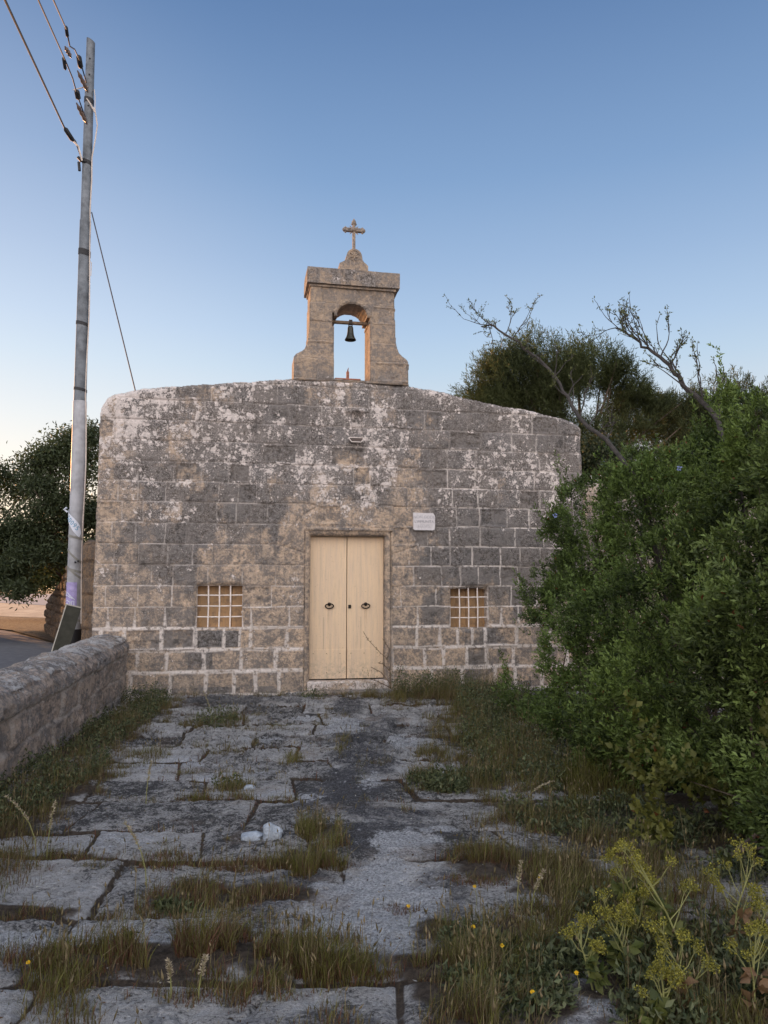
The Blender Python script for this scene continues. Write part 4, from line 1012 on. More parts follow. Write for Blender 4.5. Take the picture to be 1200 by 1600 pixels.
shrub('shrub', (2.9, 4.6, 0), [(2.85, 4.7, 1.1, .85, .7, 1.0), (3.2, 4.9, 2.1, .8, .7, .8), (2.5, 4.6, .5, .45, .45, .5), (2.7, 4.15, .3, .6, .4, .45), (2.3, 5.2, .3, .4, .4, .4)], 15000, 4,
      'nearest large shrub with pale leaf tips at the right edge', group=GR, a=(.018, .028, .009), b=(.185, .25, .07), ll=.038)
shrub('bramble', (2.25, 4.1, 0), [(2.25, 4.15, .22, .42, .35, .3), (2.6, 3.9, .35, .5, .4, .4), (2.0, 4.6, .12, .3, .25, .18)], 900, 6,
      'low yellowish bramble at the foot of the nearest shrub', 'bramble', a=(.05, .06, .014), b=(.15, .15, .035), per=6, ll=.045, lw=.034, twigs=10)
# plumbago flower heads
for i, (p, lb) in enumerate([((1.98, 8.85, 2.36), 'small pale blue flower head against the chapel stones at the shrub tip'), ((2.36, 8.2, 2.86), 'pale blue flower head on top of the shrub below the bare branches'), ((2.72, 7.0, 2.62), 'tiny pale blue flower head deeper in the right shrubs')]):
    n = 34; d = norm(rgen.randn(n, 3)); n = 22; d = d[:n]; P = d*.012
    o = leaf_mesh('flower_head', P, d, np.full(n, .02), np.full(n, .014), cols(n, (.30, .36, .75), (.48, .54, .85), .06), M['petal'], None)
    o.location = p; tag(o, lb, 'flower')

# bare branches standing out of the shrubs
def bare(name, pts, label, seed, r0=.045, tw=26, spread=1.0):
    rg = random.Random(seed); org = Vector(pts[0]); root = empty(name, (pts[0][0], pts[0][1], 0), 0, label, 'bare tree', 'bare branching trees'); ro = Vector((pts[0][0], pts[0][1], 0))
    P = [Vector(p)-ro for p in pts]; n = len(P)
    sub = []
    for i in range(n-1):
        for k in range(4):
            q = P[i].lerp(P[i+1], k/4); sub.append(q+Vector((rg.uniform(-1, 1), 0, rg.uniform(-1, 1)))*.02)
    sub.append(P[-1]); m = len(sub); R0 = [r0*(1-i/m)**.8+.006 for i in range(m)]
    tb = MB(); tb.tube([Vector((.6, 1.0, 0)), sub[0]*.5+Vector((.5, .8, 0)), sub[0]], [r0*1.5, r0*1.25, r0], 8); tb.tube(sub, R0, 8); LP = []; LD = []
    def twig(p, d, L, r, dep):
        pts = [p]; q = p
        for k in range(5):
            d = (d + Vector((rg.uniform(-.35, .35), rg.uniform(-.3, .3), rg.uniform(-.2, .4)))*.8).normalized(); q = q+d*L/5; pts.append(q)
            if dep < 2 and rg.random() < .40: twig(q, (d+Vector((rg.uniform(-1, 1), rg.uniform(-.6, .6), rg.uniform(-.5, .9)))).normalized(), L*.5, r*.6, dep+1)
            if rg.random() < .12: LP.append(q); LD.append(d)
        tb.tube(pts, [r*(1-.8*k/5)+.0012 for k in range(6)], 5)
        LP.append(q); LD.append(d)
    for i in range(tw):
        k = int(m*(.15+.85*(i+rg.random())/tw)); k = min(k, m-1); t = (sub[min(k+1, m-1)]-sub[k-1]).normalized()
        d = (t*.5+Vector((rg.uniform(-1, 1), rg.uniform(-.5, .5), rg.uniform(-.3, 1)))*spread).normalized()
        twig(sub[k], d, rg.uniform(.18, .48), R0[k]*.30+.002, 0)
    tb.build('trunk', M['greybark'], root, smooth=True)
    k = 4; A = np.repeat(np.array([list(p) for p in LP]), k, 0); D = np.repeat(np.array([list(p) for p in LD]), k, 0)
    D = norm(D*.8+rgen.randn(len(D), 3)*.8)
    leaf_mesh('young_leaves', A+rgen.randn(len(A), 3)*.008, D, .02+.022*rgen.rand(len(A)), .008+.008*rgen.rand(len(A)), cols(len(A), (.07, .085, .03), (.16, .17, .06)), M['leaf'], root)
bare('bare_tree', [(2.56, 7.5, 2.5), (2.37, 7.8, 2.96), (2.12, 8.2, 3.35), (2.03, 8.5, 3.75), (1.86, 8.7, 4.1), (1.6, 8.9, 4.44), (1.33, 9.1, 4.7), (1.2, 9.2, 4.74)],
     'long grey nearly leafless branch leaning left over the chapel roof corner', 3, .019, 20)
bare('bare_tree', [(3.02, 6.5, 2.66), (2.94, 6.8, 3.12), (2.8, 7.0, 3.41), (2.71, 7.2, 3.69), (2.6, 7.4, 3.88), (2.48, 7.5, 4.04), (2.36, 7.6, 4.16)],
     'shorter grey nearly leafless branch forking against the sky above the right shrubs', 8, .019, 20, 1.2)

# trees
def tree(name, loc, h, blobs, n, seed, label, a, b, leafn=12, ll=.11, lw=.045, spread=.28, trunk=.22, group='trees in the background', needles=False, gap=.42, sub=9):
    rg = np.random.RandomState(seed); root = empty(name, loc, 0, label, 'tree', group); L0 = np.array(loc, float)
    B0 = np.array(blobs, float); Bs = []
    for q_ in B0:                      # every limb carries several separate leaf masses
        for k_ in range(sub): dd = norm(rg.randn(3)); rr = rg.uniform(.35, .95); Bs.append(list(q_[:3]+dd*q_[3:]*rr*(.8 if needles else 1)) + list(q_[3:]*(rg.uniform(.38, .62) if needles else rg.uniform(.2, .4))*np.array([1.1, 1.1, .8])))
    B = np.array(Bs); vol = (B[:, 3]*B[:, 4]*B[:, 5])**.8; pick = rg.choice(len(B), n*3, p=vol/vol.sum()); q = B[pick]
    d = norm(rg.randn(n*3, 3)); rad = rg.rand(n*3)**.45
    P = q[:, :3]+d*q[:, 3:]*rad[:, None]; P += d*((n3(P, 1.0, seed)-.5)*.6 + (n3(P, 2.6, seed+3)-.5)*.5)[:, None]
    P = P[n3(P, 1.25, seed+9) > gap + .1*rg.rand(len(P))][:n]; m = len(P)
    k = leafn; PP = np.repeat(P, k, 0)
    if needles:
        ctr = B[:, :3].mean(0); ax = norm((P-ctr)*.2+np.array([-.1, 0, 1.1])+rg.randn(m, 3)*.5); AA = np.repeat(ax, k, 0)
        t = np.tile(np.linspace(0, 1, k), m)[:, None]; PP = PP+AA*t*spread; D = norm(AA*(.5+.5*t)+rg.randn(m*k, 3)*.55)
    else:
        PP = PP + rg.randn(m*k, 3)*spread*np.array([1, 1, .6]); D = norm(rg.randn(m*k, 3)+np.array([0, 0, -.25]))
    s = .7+.6*rg.rand(m*k)
    tt = np.clip(.5+1.5*(np.repeat(n3(P, 1.3, seed+5), k)-.5)+.25*rg.randn(m*k), 0, 1)
    leaf_mesh('crown', PP-L0, D, ll*s, lw*s, cols(m*k, a, b, .12, tt), M['needle' if needles else 'tree'], root)
    tb = MB(); r_ = random.Random(seed)
    top = Vector((B[:, 0].mean()-loc[0], B[:, 1].mean()-loc[1], h*.62)); tk = [Vector((0, 0, -.05)), Vector((.05, 0, h*.2)), top*.6+Vector((.1, 0, .1)), top]
    tb.tube(tk, [trunk, trunk*.8, trunk*.6, trunk*.35], 9)
    for i in range(34):
        e = Vector(P[rg.randint(m)]-L0); s0 = tk[1].lerp(tk[3], r_.random()); mid = s0.lerp(e, .5)+Vector((0, 0, r_.uniform(-.3, .3)))
        tb.tube([s0, mid, e], [trunk*.28, trunk*.16, .012], 5)
    tb.build('trunk', M['bark'], root, smooth=True)
    return root
DG, LG = (.03, .042, .022), (.075, .095, .045)
tree('broadleaf_tree', (-9.9, 24.6, 0), 6.4, [(-8.3, 22.4, 5.8, 1.0, 1.2, 1.2), (-9.5, 22.3, 4.6, 1.3, 1.2, 1.3), (-9.0, 22.4, 2.9, 1.9, 1.4, 1.2), (-7.3, 22.4, 4.6, 1.0, 1.2, 1.9), (-10.3, 22, 3.0, 1.0, 1.0, 1.1), (-10.15, 21.2, 1.9, .55, .6, .7)], 3000, 31,
     'dark leafy tree directly behind the utility pole, its top reaching above the wall', DG, LG, ll=.13, lw=.042, spread=.2, gap=.36)
tree('broadleaf_tree', (-14.9, 26.5, 0), 5.6, [(-11.6, 22.6, 4.0, 1.3, 1.2, 1.4), (-12.6, 22.6, 4.5, 1.3, 1.2, 1.0), (-11.4, 22.4, 2.6, 1.7, 1.2, 1.1), (-13.4, 22.5, 3.0, 1.6, 1.2, 1.6)], 2500, 37,
     'dark leafy tree at the left edge hanging over the lane', DG, LG, ll=.13, lw=.042, spread=.2, gap=.36)
tree('broadleaf_tree', (-13.0, 39, 0), 4, [(-15.5, 37, 2.5, 3.6, 2, 1.5), (-10.5, 38, 2.6, 3.6, 2, 1.6), (-20, 38, 2.8, 3, 2, 1.4)], 3200, 41,
     'far low tree seen through the gaps between the two trees at left', (.03, .045, .014), (.09, .10, .03), ll=.2, lw=.09, spread=.45, gap=.36)
tree('pine_tree', (5.6, 22.6, 0), 8.6, [(3.0, 22, 7.0, 1.1, 1.2, 1.0), (3.7, 22, 7.6, 1.1, 1.3, 1.1), (4.9, 22.2, 7.9, 1.3, 1.4, 1.0), (5.9, 22.3, 7.3, 1.7, 1.5, 1.2), (4.6, 22.2, 6.7, 1.8, 1.5, 1.1), (7.3, 22.4, 7.3, 1.6, 1.4, 1.1), (6.8, 22.3, 7.8, 1.0, 1, .6), (6.1, 22.2, 7.9, 1.2, 1.3, .8), (7.9, 22.2, 7.3, 1.2, 1.3, .8), (8.4, 22.4, 6.9, 1.2, 1.2, 1.2), (6.4, 22.2, 6.0, 1.9, 1.3, .9)], 7500, 51,
     'wide dark pine rising behind the right end of the chapel roof', (.04, .052, .024), (.105, .125, .05), leafn=15, ll=.13, lw=.012, spread=.42, needles=True, gap=.38, group=None, trunk=.25)
tree('pine_tree', (10.6, 25, 0), 7.5, [(9.6, 24.5, 7.0, 1.6, 1.5, 1.3), (8.6, 24.5, 5.6, 1.8, 1.5, 1.2), (11.2, 24.5, 7.0, 1.8, 1.5, 1.5), (12.5, 24.5, 6.5, 1.8, 1.5, 1.5)], 4600, 57,
     'second pine further right, mostly hidden behind the bare branches', (.04, .05, .024), (.09, .105, .045), leafn=15, ll=.16, lw=.015, spread=.30, needles=True, gap=.36, group=None)
tree('broadleaf_tree', (6.6, 18.6, 0), 5.2, [(6.2, 18.2, 4.0, 1.6, 1.2, 1.1), (4.9, 18.2, 4.1, .9, 1.0, .95), (7.6, 18.2, 4.2, 1.6, 1.2, 1.2)], 2600, 61,
     'shadowy bush-like tree below the pine, above the tall grey wall', DG, (.045, .055, .022), ll=.10, lw=.045, gap=.36)
tree('broadleaf_tree', (-21, 30, 0), 5, [(-16.6, 24.3, 2.6, 1.9, 1.6, 2.9), (-16.4, 24.4, .8, 1.8, 1.4, 1.0), (-17.6, 27.6, 2.6, 1.6, 1.4, 2.6),(-23, 27, 2.0, 3.2, 2, 2.2), (-19.5, 30.5, 1.7, 1.5, 1.5, 1.9), (-25, 24, 2, 2.5, 2, 2)], 5200, 63,
     'unseen tree added beyond the left edge of the view so that its shade covers the lane', DG, LG, ll=.24, lw=.14, spread=.4, gap=.2)  # added out of view to block low sun from the road and forecourt

# ---------------------------------------------------------------- grass and weeds
def TT_(col):           # blades are reddish brown at the foot, their own colour above
    c = np.repeat(col, 5, 0).reshape(-1, 5, 3).copy(); ft = np.array([.115, .052, .036]); c[:, :2] = c[:, :2]*.25+ft*.75; c[:, 2:4] = c[:, 2:4]*.7+ft*.3; return c.reshape(-1, 3)
def blades(P, H, Wd, lean, col, mat, name, parent=None):
    n = len(P); az = rgen.rand(n)*2*np.pi; D = np.stack([np.cos(az), np.sin(az), np.zeros(n)], 1); S = np.stack([-np.sin(az+.6), np.cos(az+.6), np.zeros(n)], 1)
    H = H[:, None]; Wd = Wd[:, None]; lean = lean[:, None]; up = np.array([0, 0, 1.])
    a = P + up*H*.45 + D*H*lean*.25; t = P + up*H*(1-.35*lean) + D*H*lean
    V = np.stack([P-S*Wd*.5, P+S*Wd*.5, a+S*Wd*.45, a-S*Wd*.45, t], 1)
    i = np.arange(n)*5
    Q = np.stack([i, i+1, i+2, i+3], 1); T = np.stack([i+3, i+2, i+4], 1)
    return npobj(name, V.reshape(-1, 3), [Q, T], mat, parent, dict(tint=TT_(col))), t
GREEN = ((.07, .085, .02), (.21, .225, .055)); RED = ((.08, .038, .028), (.23, .12, .08)); STRAW = ((.17, .14, .08), (.36, .30, .18)); OLIVE = ((.08, .08, .04), (.19, .175, .09))
PB = []; HB = []; CB = []; LB = []; WB = []; heads = []
def scatter(x, y, rx, ry, n, h, mixw, rag=1.1, clump=True, w=.0029, lean=.5, heads_f=.04):
    n = int(n*1.55); rx *= 1.12; ry *= 1.25
    m = int(n*1.9); a = rgen.rand(m)*2*np.pi; r = np.sqrt(rgen.rand(m))*1.15
    px = x+rx*r*np.cos(a); py = y+ry*r*np.sin(a)
    ed = r + rag*(fbm(px*4, py*6, 3, 3)-.5)*1.4; ok = rgen.rand(m) < ss(1.2, .45, ed)
    if clump: ok &= fbm(px*9+3, py*9, 21, 2) > .40
    px, py, ed = px[ok][:n], py[ok][:n], ed[ok][:n]; m = len(px)
    if not m: return
    k = rgen.choice(4, m, p=np.array(mixw)/sum(mixw)); c = np.empty((m, 3))
    for i, (a_, b_) in enumerate((GREEN, RED, STRAW, OLIVE)): c[k == i] = cols((k == i).sum(), a_, b_, .15)
    hh = h*(.22+.95*rgen.rand(m)**1.7)*(1.05-.5*np.clip(ed, 0, 1))*(.6+.8*fbm(px*6, py*6, 33, 2))
    hh = np.where(k == 1, hh*.72, np.where(k == 2, hh*1.1, hh))
    z = ground_h(px, py)-.012
    PB.append(np.stack([px, py, z], 1)); HB.append(hh); CB.append(c); LB.append(lean*rgen.rand(m)*1.6); WB.append(w*(.6+.8*rgen.rand(m)))
    hs = (rgen.rand(m) < heads_f) & (hh > h*.4) & (k != 1)
    heads.append((np.stack([px, py, z], 1)[hs], hh[hs]*1.35, c[hs]))
# (x, y, rx, ry, n, height, (green, red, straw, olive))
PT = [(-.75, 3.28, .75, .17, 8500, .18, (3, 5, 1, 2)), (-.25, 3.22, .22, .13, 1800, .14, (5, 3, 0, 2)), (-1.25, 3.18, .16, .12, 900, .13, (4, 4, 0, 2)), (-.62, 3.0, .5, .08, 1500, .12, (3, 5, 1, 2)),
      (-.95, 4.0, .22, .22, 2600, .18, (3, 6, .5, 3)), (-.62, 4.02, .25, .14, 1700, .12, (2, 6, 1, 2)), (-.42, 4.45, .18, .18, 1500, .2, (6, 2, 1, 2)), (-.35, 4.95, .16, .2, 1500, .2, (6, 1, 1, 2)), (-.75, 4.42, .5, .07, 1600, .12, (2, 6, 1, 2)),
      (-1.2, 4.5, .25, .09, 900, .12, (3, 5, 1, 2)), (-1.85, 4.52, .45, .07, 1500, .11, (3, 5, 1, 3)), (-1.75, 3.76, .35, .06, 1000, .10, (3, 5, 1, 3)), (-1.05, 3.75, .3, .05, 600, .1, (3, 4, 1, 3)),
      (-.95, 5.72, .5, .05, 900, .09, (4, 3, 1, 3)), (-1.6, 5.72, .4, .035, 400, .08, (4, 2, 1, 3)), (-1.1, 6.0, .14, .10, 500, .13, (6, 0, 2, 3)), (-2.15, 7.1, .2, .35, 900, .12, (6, 1, 0, 4)), (-1.3, 6.55, .5, .05, 500, .08, (4, 2, 1, 3)),
      (-1.9, 8.9, .3, .3, 900, .2, (5, 1, 2, 4)), (-.85, 7.0, .1, .2, 350, .14, (6, 0, 1, 3)), (-.4, 7.6, .08, .5, 350, .12, (6, 0, 1, 3)), (-1.6, 7.6, .5, .06, 500, .09, (4, 2, 1, 3)), (-1.2, 8.6, .5, .06, 400, .09, (4, 2, 1, 3)), (-.6, 9.3, .2, .08, 300, .1, (4, 2, 1, 3)),
      (-2.9, 8.6, .32, 1.7, 6000, .16, (3, 1.5, 1.5, 6)), (-2.55, 6.2, .33, 1.2, 5200, .17, (3, 1.5, 1.5, 6)), (-3.15, 10.3, .4, .5, 1400, .15, (4, 1, 1, 5)), (-2.3, 4.9, .3, .7, 2400, .15, (3, 2, 1, 5)), (-2.05, 3.9, .25, .5, 1200, .13, (3, 3, 1, 4)),
      (-2.2, 11.05, 1.5, .07, 1500, .13, (4, 2, 1, 4)), (-.8, 11.2, .5, .06, 600, .12, (4, 1, 1, 4)), (.05, 10.95, .55, .22, 2000, .22, (5, 1, 2, 5)), (.75, 11.1, .55, .35, 2300, .42, (5, 1, 4, 6)), (1.35, 10.9, .6, .6, 2600, .5, (5, 1, 3, 6)), (.25, 10.5, .35, .3, 900, .2, (5, 1, 1, 5)),
      (1.2, 9.3, .55, 1.1, 3800, .27, (8, .5, 2, 5)), (1.15, 7.6, .55, .9, 4400, .27, (8, .5, 2, 5)), (.62, 8.5, .2, .5, 1100, .2, (5, 1, 1, 5)), (.45, 7.2, .16, .3, 900, .2, (5, 0, 1, 5)), (.6, 6.2, .38, .35, 3200, .17, (4, 1, 1, 6)), (1.15, 6.2, .45, .7, 4600, .22, (8, .5, 2, 5)),
      (1.65, 6.0, .35, .6, 4200, .3, (9, 0, 0, 1)), (1.0, 5.2, .4, .35, 2600, .17, (4, 2, 1, 5)), (.55, 4.45, .22, .16, 2300, .17, (4, 4, 1, 3)), (.92, 4.3, .25, .25, 2300, .2, (4, 2, 1, 5)), (1.35, 4.4, .3, .4, 2400, .2, (4, 2, 1, 5)), (.45, 4.15, .2, .07, 800, .08, (1, 8, 0, 2)),
      (.42, 3.2, .26, .42, 5200, .17, (4, 2, 1, 5)), (.33, 2.85, .2, .3, 2200, .16, (4, 2, 1, 5)), (.62, 3.55, .2, .25, 1500, .15, (4, 2, 1, 5)), (1.0, 3.6, .28, .4, 3200, .22, (5, 1, 1, 5)), (1.05, 2.9, .25, .4, 2600, .2, (5, 1, 1, 5)), (1.5, 3.4, .3, .6, 2600, .25, (5, 1, 1, 5)),
      (-.15, 2.75, .2, .12, 500, .1, (2, 5, 1, 3)), (-1.0, 2.62, .5, .08, 1000, .1, (3, 4, 1, 3)), (-1.15, 2.9, .14, .18, 700, .14, (5, 2, 1, 3)), (.06, 3.83, .09, .06, 350, .06, (0, 9, 0, 2)), (-.25, 4.65, .05, .3, 350, .1, (3, 4, 1, 2)), (-.2, 6.6, .05, .4, 150, .08, (4, 1, 1, 3)),
      (.15, 5.45, .06, .1, 120, .1, (4, 3, 1, 3)), (2.0, 8.2, .5, 1.4, 2500, .25, (7, 0, 1, 4)), (1.9, 4.9, .3, .4, 900, .14, (5, 1, 1, 4))]
for p in PT: scatter(*p)
for (x0, x1, y0, y1, n, h, mx) in [(-3.0, .9, 5.5, 10.8, 60, .10, (5, 1, 2, 4)), (-2.2, -.3, 2.4, 5.4, 26, .08, (4, 4, 1, 3)), (-.3, 1.3, 2.4, 6, 22, .07, (3, 3, 1, 4))]:
    for q in range(n): scatter(rgen.uniform(x0, x1), rgen.uniform(y0, y1), rgen.uniform(.04, .16), rgen.uniform(.02, .06), int(rgen.uniform(40, 160)), h*rgen.uniform(.5, 1.3), mx)
# thin growth along every joint of the paving
m = 9000; jx = rgen.uniform(-3.2, 1.2, m*6); jy = rgen.uniform(2.4, 11.2, m*6)
ii = np.clip(np.searchsorted(ys, jy), 0, len(ys)-1); jj = np.clip(np.searchsorted(xs, jx), 0, len(xs)-1)
ok = (joint[ii, jj] > .6) & (fbm(jx*1.5, jy*1.5, 71, 3) > .47); jx, jy = jx[ok][:m], jy[ok][:m]; m = len(jx)
k = rgen.rand(m); c = np.where(k[:, None] < .45, cols(m, *RED), cols(m, *OLIVE))
PB.append(np.stack([jx, jy, ground_h(jx, jy)-.01], 1)); HB.append(.03+.07*rgen.rand(m)**2); CB.append(c); LB.append(.5*rgen.rand(m)); WB.append(.004+.003*rgen.rand(m))
P = np.concatenate(PB); H = np.concatenate(HB); Cc = np.concatenate(CB); Lb = np.concatenate(LB); Wb = np.concatenate(WB)
go, _ = blades(P, H, Wb, Lb, Cc, M['grass'], 'grass'); tag(go, 'uneven green, straw and reddish grass growing in joints of the paving', 'grass', kind='stuff')
# seed stalks with heads
HP = np.concatenate([h[0] for h in heads]); HH = np.concatenate([h[1] for h in heads]); HC = np.concatenate([h[2] for h in heads])
n = len(HP); sc_ = cols(n, (.10, .085, .04), (.24, .19, .11), .12)
az = rgen.rand(n)*6.283; ln = .05+.25*rgen.rand(n); D = np.stack([np.cos(az)*ln, np.sin(az)*ln, np.ones(n)], 1); tip = HP + D*HH[:, None]
S = np.stack([np.sin(az), -np.cos(az), np.zeros(n)], 1)*.0011
V = np.stack([HP-S, HP+S, tip+S, tip-S], 1); i = np.arange(n)*4; Q = np.stack([i, i+1, i+2, i+3], 1)
Dn = norm(D+rgen.randn(n, 3)*.25); r1 = norm(np.cross(Dn, rgen.randn(n, 3))); r2 = np.cross(Dn, r1); hl = (.022+.03*rgen.rand(n))[:, None]; hw = (.0032+.0025*rgen.rand(n))[:, None]
mid = tip+Dn*hl*.4; V2 = np.stack([tip, mid+r1*hw, mid+r2*hw, mid-r1*hw, mid-r2*hw, tip+Dn*hl], 1); i2 = np.arange(n)*6+len(V)*4
T = np.concatenate([np.stack([i2+a, i2+b_, i2+c_], 1) for a, b_, c_ in ((0, 1, 2), (0, 2, 3), (0, 3, 4), (0, 4, 1), (5, 2, 1), (5, 3, 2), (5, 4, 3), (5, 1, 4))])
o = npobj('grass_seed_heads', np.concatenate([V.reshape(-1, 3), V2.reshape(-1, 3)]), [Q, T], M['grass'], None, dict(tint=np.concatenate([np.repeat(sc_, 4, 0), np.repeat(sc_*1.1, 6, 0)])))
tag(o, 'dry seed heads standing above the grass of the forecourt', 'grass', kind='stuff')
# low leafy weeds
WP = []; WD = []
def weeds(x, y, rx, ry, n, h):
    a = rgen.rand(n*2)*6.283; r = np.sqrt(rgen.rand(n*2)); px = x+rx*r*np.cos(a); py = y+ry*r*np.sin(a); ok = fbm(px*4, py*4, 88, 3) > .45
    px, py = px[ok][:n], py[ok][:n]; m = len(px); WP.append(np.stack([px, py, ground_h(px, py)+rgen.rand(m)**1.5*h*(.4+1.0*fbm(px*5, py*5, 9, 2))], 1))
for q in [(-2.95, 8.4, .3, 2.0, 4200, .14), (-2.6, 6.0, .3, 1.2, 3600, .13), (-3.2, 10.4, .35, .5, 1500, .2), (-1.9, 8.95, .25, .25, 700, .16), (.55, 6.15, .36, .32, 3000, .10), (1.3, 7.5, .6, 1.5, 6500, .2), (1.5, 9.8, .6, 1.2, 5500, .3),
          (.7, 11.15, .6, .25, 3500, .35), (1.3, 5.4, .5, .6, 2600, .1), (.5, 3.2, .3, .4, 2200, .06), (1.1, 3.2, .4, .6, 3600, .12), (1.8, 4.7, .4, .6, 2200, .12), (-1.15, 3.4, .1, .08, 160, .05), (-.95, 3.85, .15, .07, 350, .05), (1.6, 3.0, .3, .5, 2200, .2), (-1.2, 6.1, .12, .08, 160, .1), (-1.0, 10.9, .2, .1, 200, .1), (-3.2, 3.6, .01, .01, 5, .01)]: weeds(*q)
P = np.concatenate(WP); m = len(P); D = norm(rgen.randn(m, 3)+np.array([0, 0, .6]))
t = rgen.rand(m); c = cols(m, (.04, .055, .026), (.14, .155, .075), .2)
o = leaf_mesh('low_weeds', P, D, .018+.03*rgen.rand(m), .008+.012*rgen.rand(m), c, M['leaf']); tag(o, 'low leafy weeds along the walls and under the shrubs', 'weeds', kind='stuff')

# bits of dead leaf, straw and chippings lying on the paving
m = 4200; lx_ = rgen.uniform(-3.0, 1.8, m); ly_ = 2.3+rgen.rand(m)**1.3*8.8; keep_ = fbm(lx_*1.8, ly_*1.8, 95, 3) > .42; lx_, ly_ = lx_[keep_], ly_[keep_]; m = len(lx_)
P = np.stack([lx_, ly_, ground_h(lx_, ly_)+.002+.004*rgen.rand(m)], 1); a_ = rgen.rand(m)*6.283; D = norm(np.stack([np.cos(a_), np.sin(a_), .25*rgen.randn(m)], 1))
kk = rgen.rand(m)[:, None]; cc = np.where(kk < .5, cols(m, (.05, .03, .02), (.16, .10, .06)), np.where(kk < .8, cols(m, (.22, .18, .12), (.42, .36, .26)), cols(m, (.35, .35, .34), (.6, .6, .6))))
o = leaf_mesh('leaf_litter', P, D, .006+.022*rgen.rand(m)**2, .003+.007*rgen.rand(m), cc, M['grass']); tag(o, 'bits of dead leaf, straw and pale chippings strewn over the paving', 'litter', kind='stuff')
# umbel plants in the right foreground
M['stalk'] = plain('umbel_stalk', (.22, .22, .075), .7, 0, .2, 20)
def umbel_plant(loc, h, seed, label, leanx=0, dry=False, nb=5):
    rg = random.Random(seed); r2 = np.random.RandomState(seed); root = empty('umbel_plant', loc, 0, label, 'wild plant', 'yellow-green umbel plants at lower right')
    tops = []; b = MB()
    tp = Vector((leanx*h, rg.uniform(-.1, .1)*h, h)); mid = tp*.5+Vector((rg.uniform(-.03, .03), 0, .02)); b.tube([(0, 0, -.02), mid, tp], [.0042, .0036, .002], 6); tops.append((tp, (tp-mid).normalized()))
    for k in range(nb):
        t = .35+.55*k/nb; p = Vector((0, 0, 0)).lerp(mid, t*2) if t < .5 else mid.lerp(tp, t*2-1)
        d = Vector((rg.uniform(-1, 1), rg.uniform(-.7, .7), rg.uniform(.7, 1.3))).normalized(); L = h*rg.uniform(.25, .45); e = p+d*L
        b.tube([p, p+d*L*.5+Vector((0, 0, -.01)), e], [.0026, .002, .0014], 5); tops.append((e, d))
    b.build('stem', M['stalk'], root, smooth=True)
    for e, d in tops:
        ub = MB(); PP = []; DD = []; nr = rg.randint(6, 9)
        for q in range(nr):
            dd = (d*1.1+Vector((rg.uniform(-1, 1), rg.uniform(-1, 1), rg.uniform(-.3, .6)))*.85).normalized(); L = rg.uniform(.022, .048); t = dd*L
            ub.tube([(0, 0, 0), t], [.0014, .0010], 4)
            for w in range(15): v = r2.randn(3); v /= np.linalg.norm(v); PP.append(list(t+Vector(v)*.0085)); DD.append(v)
        # the rays and their tiny round florets are one mesh
        n = len(PP); o = leaf_mesh('umbel', np.array(PP), np.array(DD), np.full(n, .0075), np.full(n, .006), cols(n, (.14, .135, .03), (.36, .33, .07), .25), M['petal'], root); o.location = e
        s = ub.build('umbel_rays', M['stalk'], o)
    n = 40 if not dry else 26; P = []; D = []
    for k in range(7):
        z = h*rg.uniform(.05, .6); dd = np.array([rg.uniform(-1, 1), rg.uniform(-1, 1), .3]); P += [np.array([leanx*z, 0, z])+dd*.06*(j/6) for j in range(n//7)]; D += [dd+r2.randn(3)*.6 for j in range(n//7)]
    D = norm(np.array(D)); n = len(D)
    leaf_mesh('leaves', np.array(P), D, np.full(n, .055), np.full(n, .034), cols(n, (.10, .055, .03) if dry else (.05, .07, .02), (.24, .15, .08) if dry else (.14, .15, .04), .15), M['leaf'], root)
UP = [(1.22, 3.20, .50, -.30, 0, 'tall umbel plant leaning left, topmost flower heads of the lower right corner'), (1.42, 3.3, .44, .12, 1, 'umbel plant with brown curled leaves, rightmost of the group'),
      (.95, 3.12, .28, -.15, 0, 'bushy umbel plant in the middle of the yellow-green group'), (.78, 3.02, .22, -.2, 0, 'short umbel plant nearest to the bare flagstone'), (1.08, 2.86, .30, -.2, 1, 'umbel plant with dry orange leaves at the bottom edge'),
      (1.3, 2.85, .34, .1, 1, 'umbel plant at the bottom right corner of the picture'), (.9, 2.75, .22, .1, 0, 'low umbel plant cut by the bottom edge, beside the flagstone'), (1.15, 3.55, .36, -.25, 0, 'umbel plant standing behind the others, before the bramble'),
      (1.0, 3.35, .26, .25, 0, 'slim umbel plant between the tall leaning one and the bushy one'), (1.5, 3.0, .4, -.1, 1, 'umbel plant half cut off by the right edge')]
for i, (x, y, h, lx, dry, lb) in enumerate(UP): umbel_plant((x, y, float(ground_h(x, y))), h*.8, 100+i, lb, lx*1.7+.1*math.sin(i*2.3), bool(dry), 8)
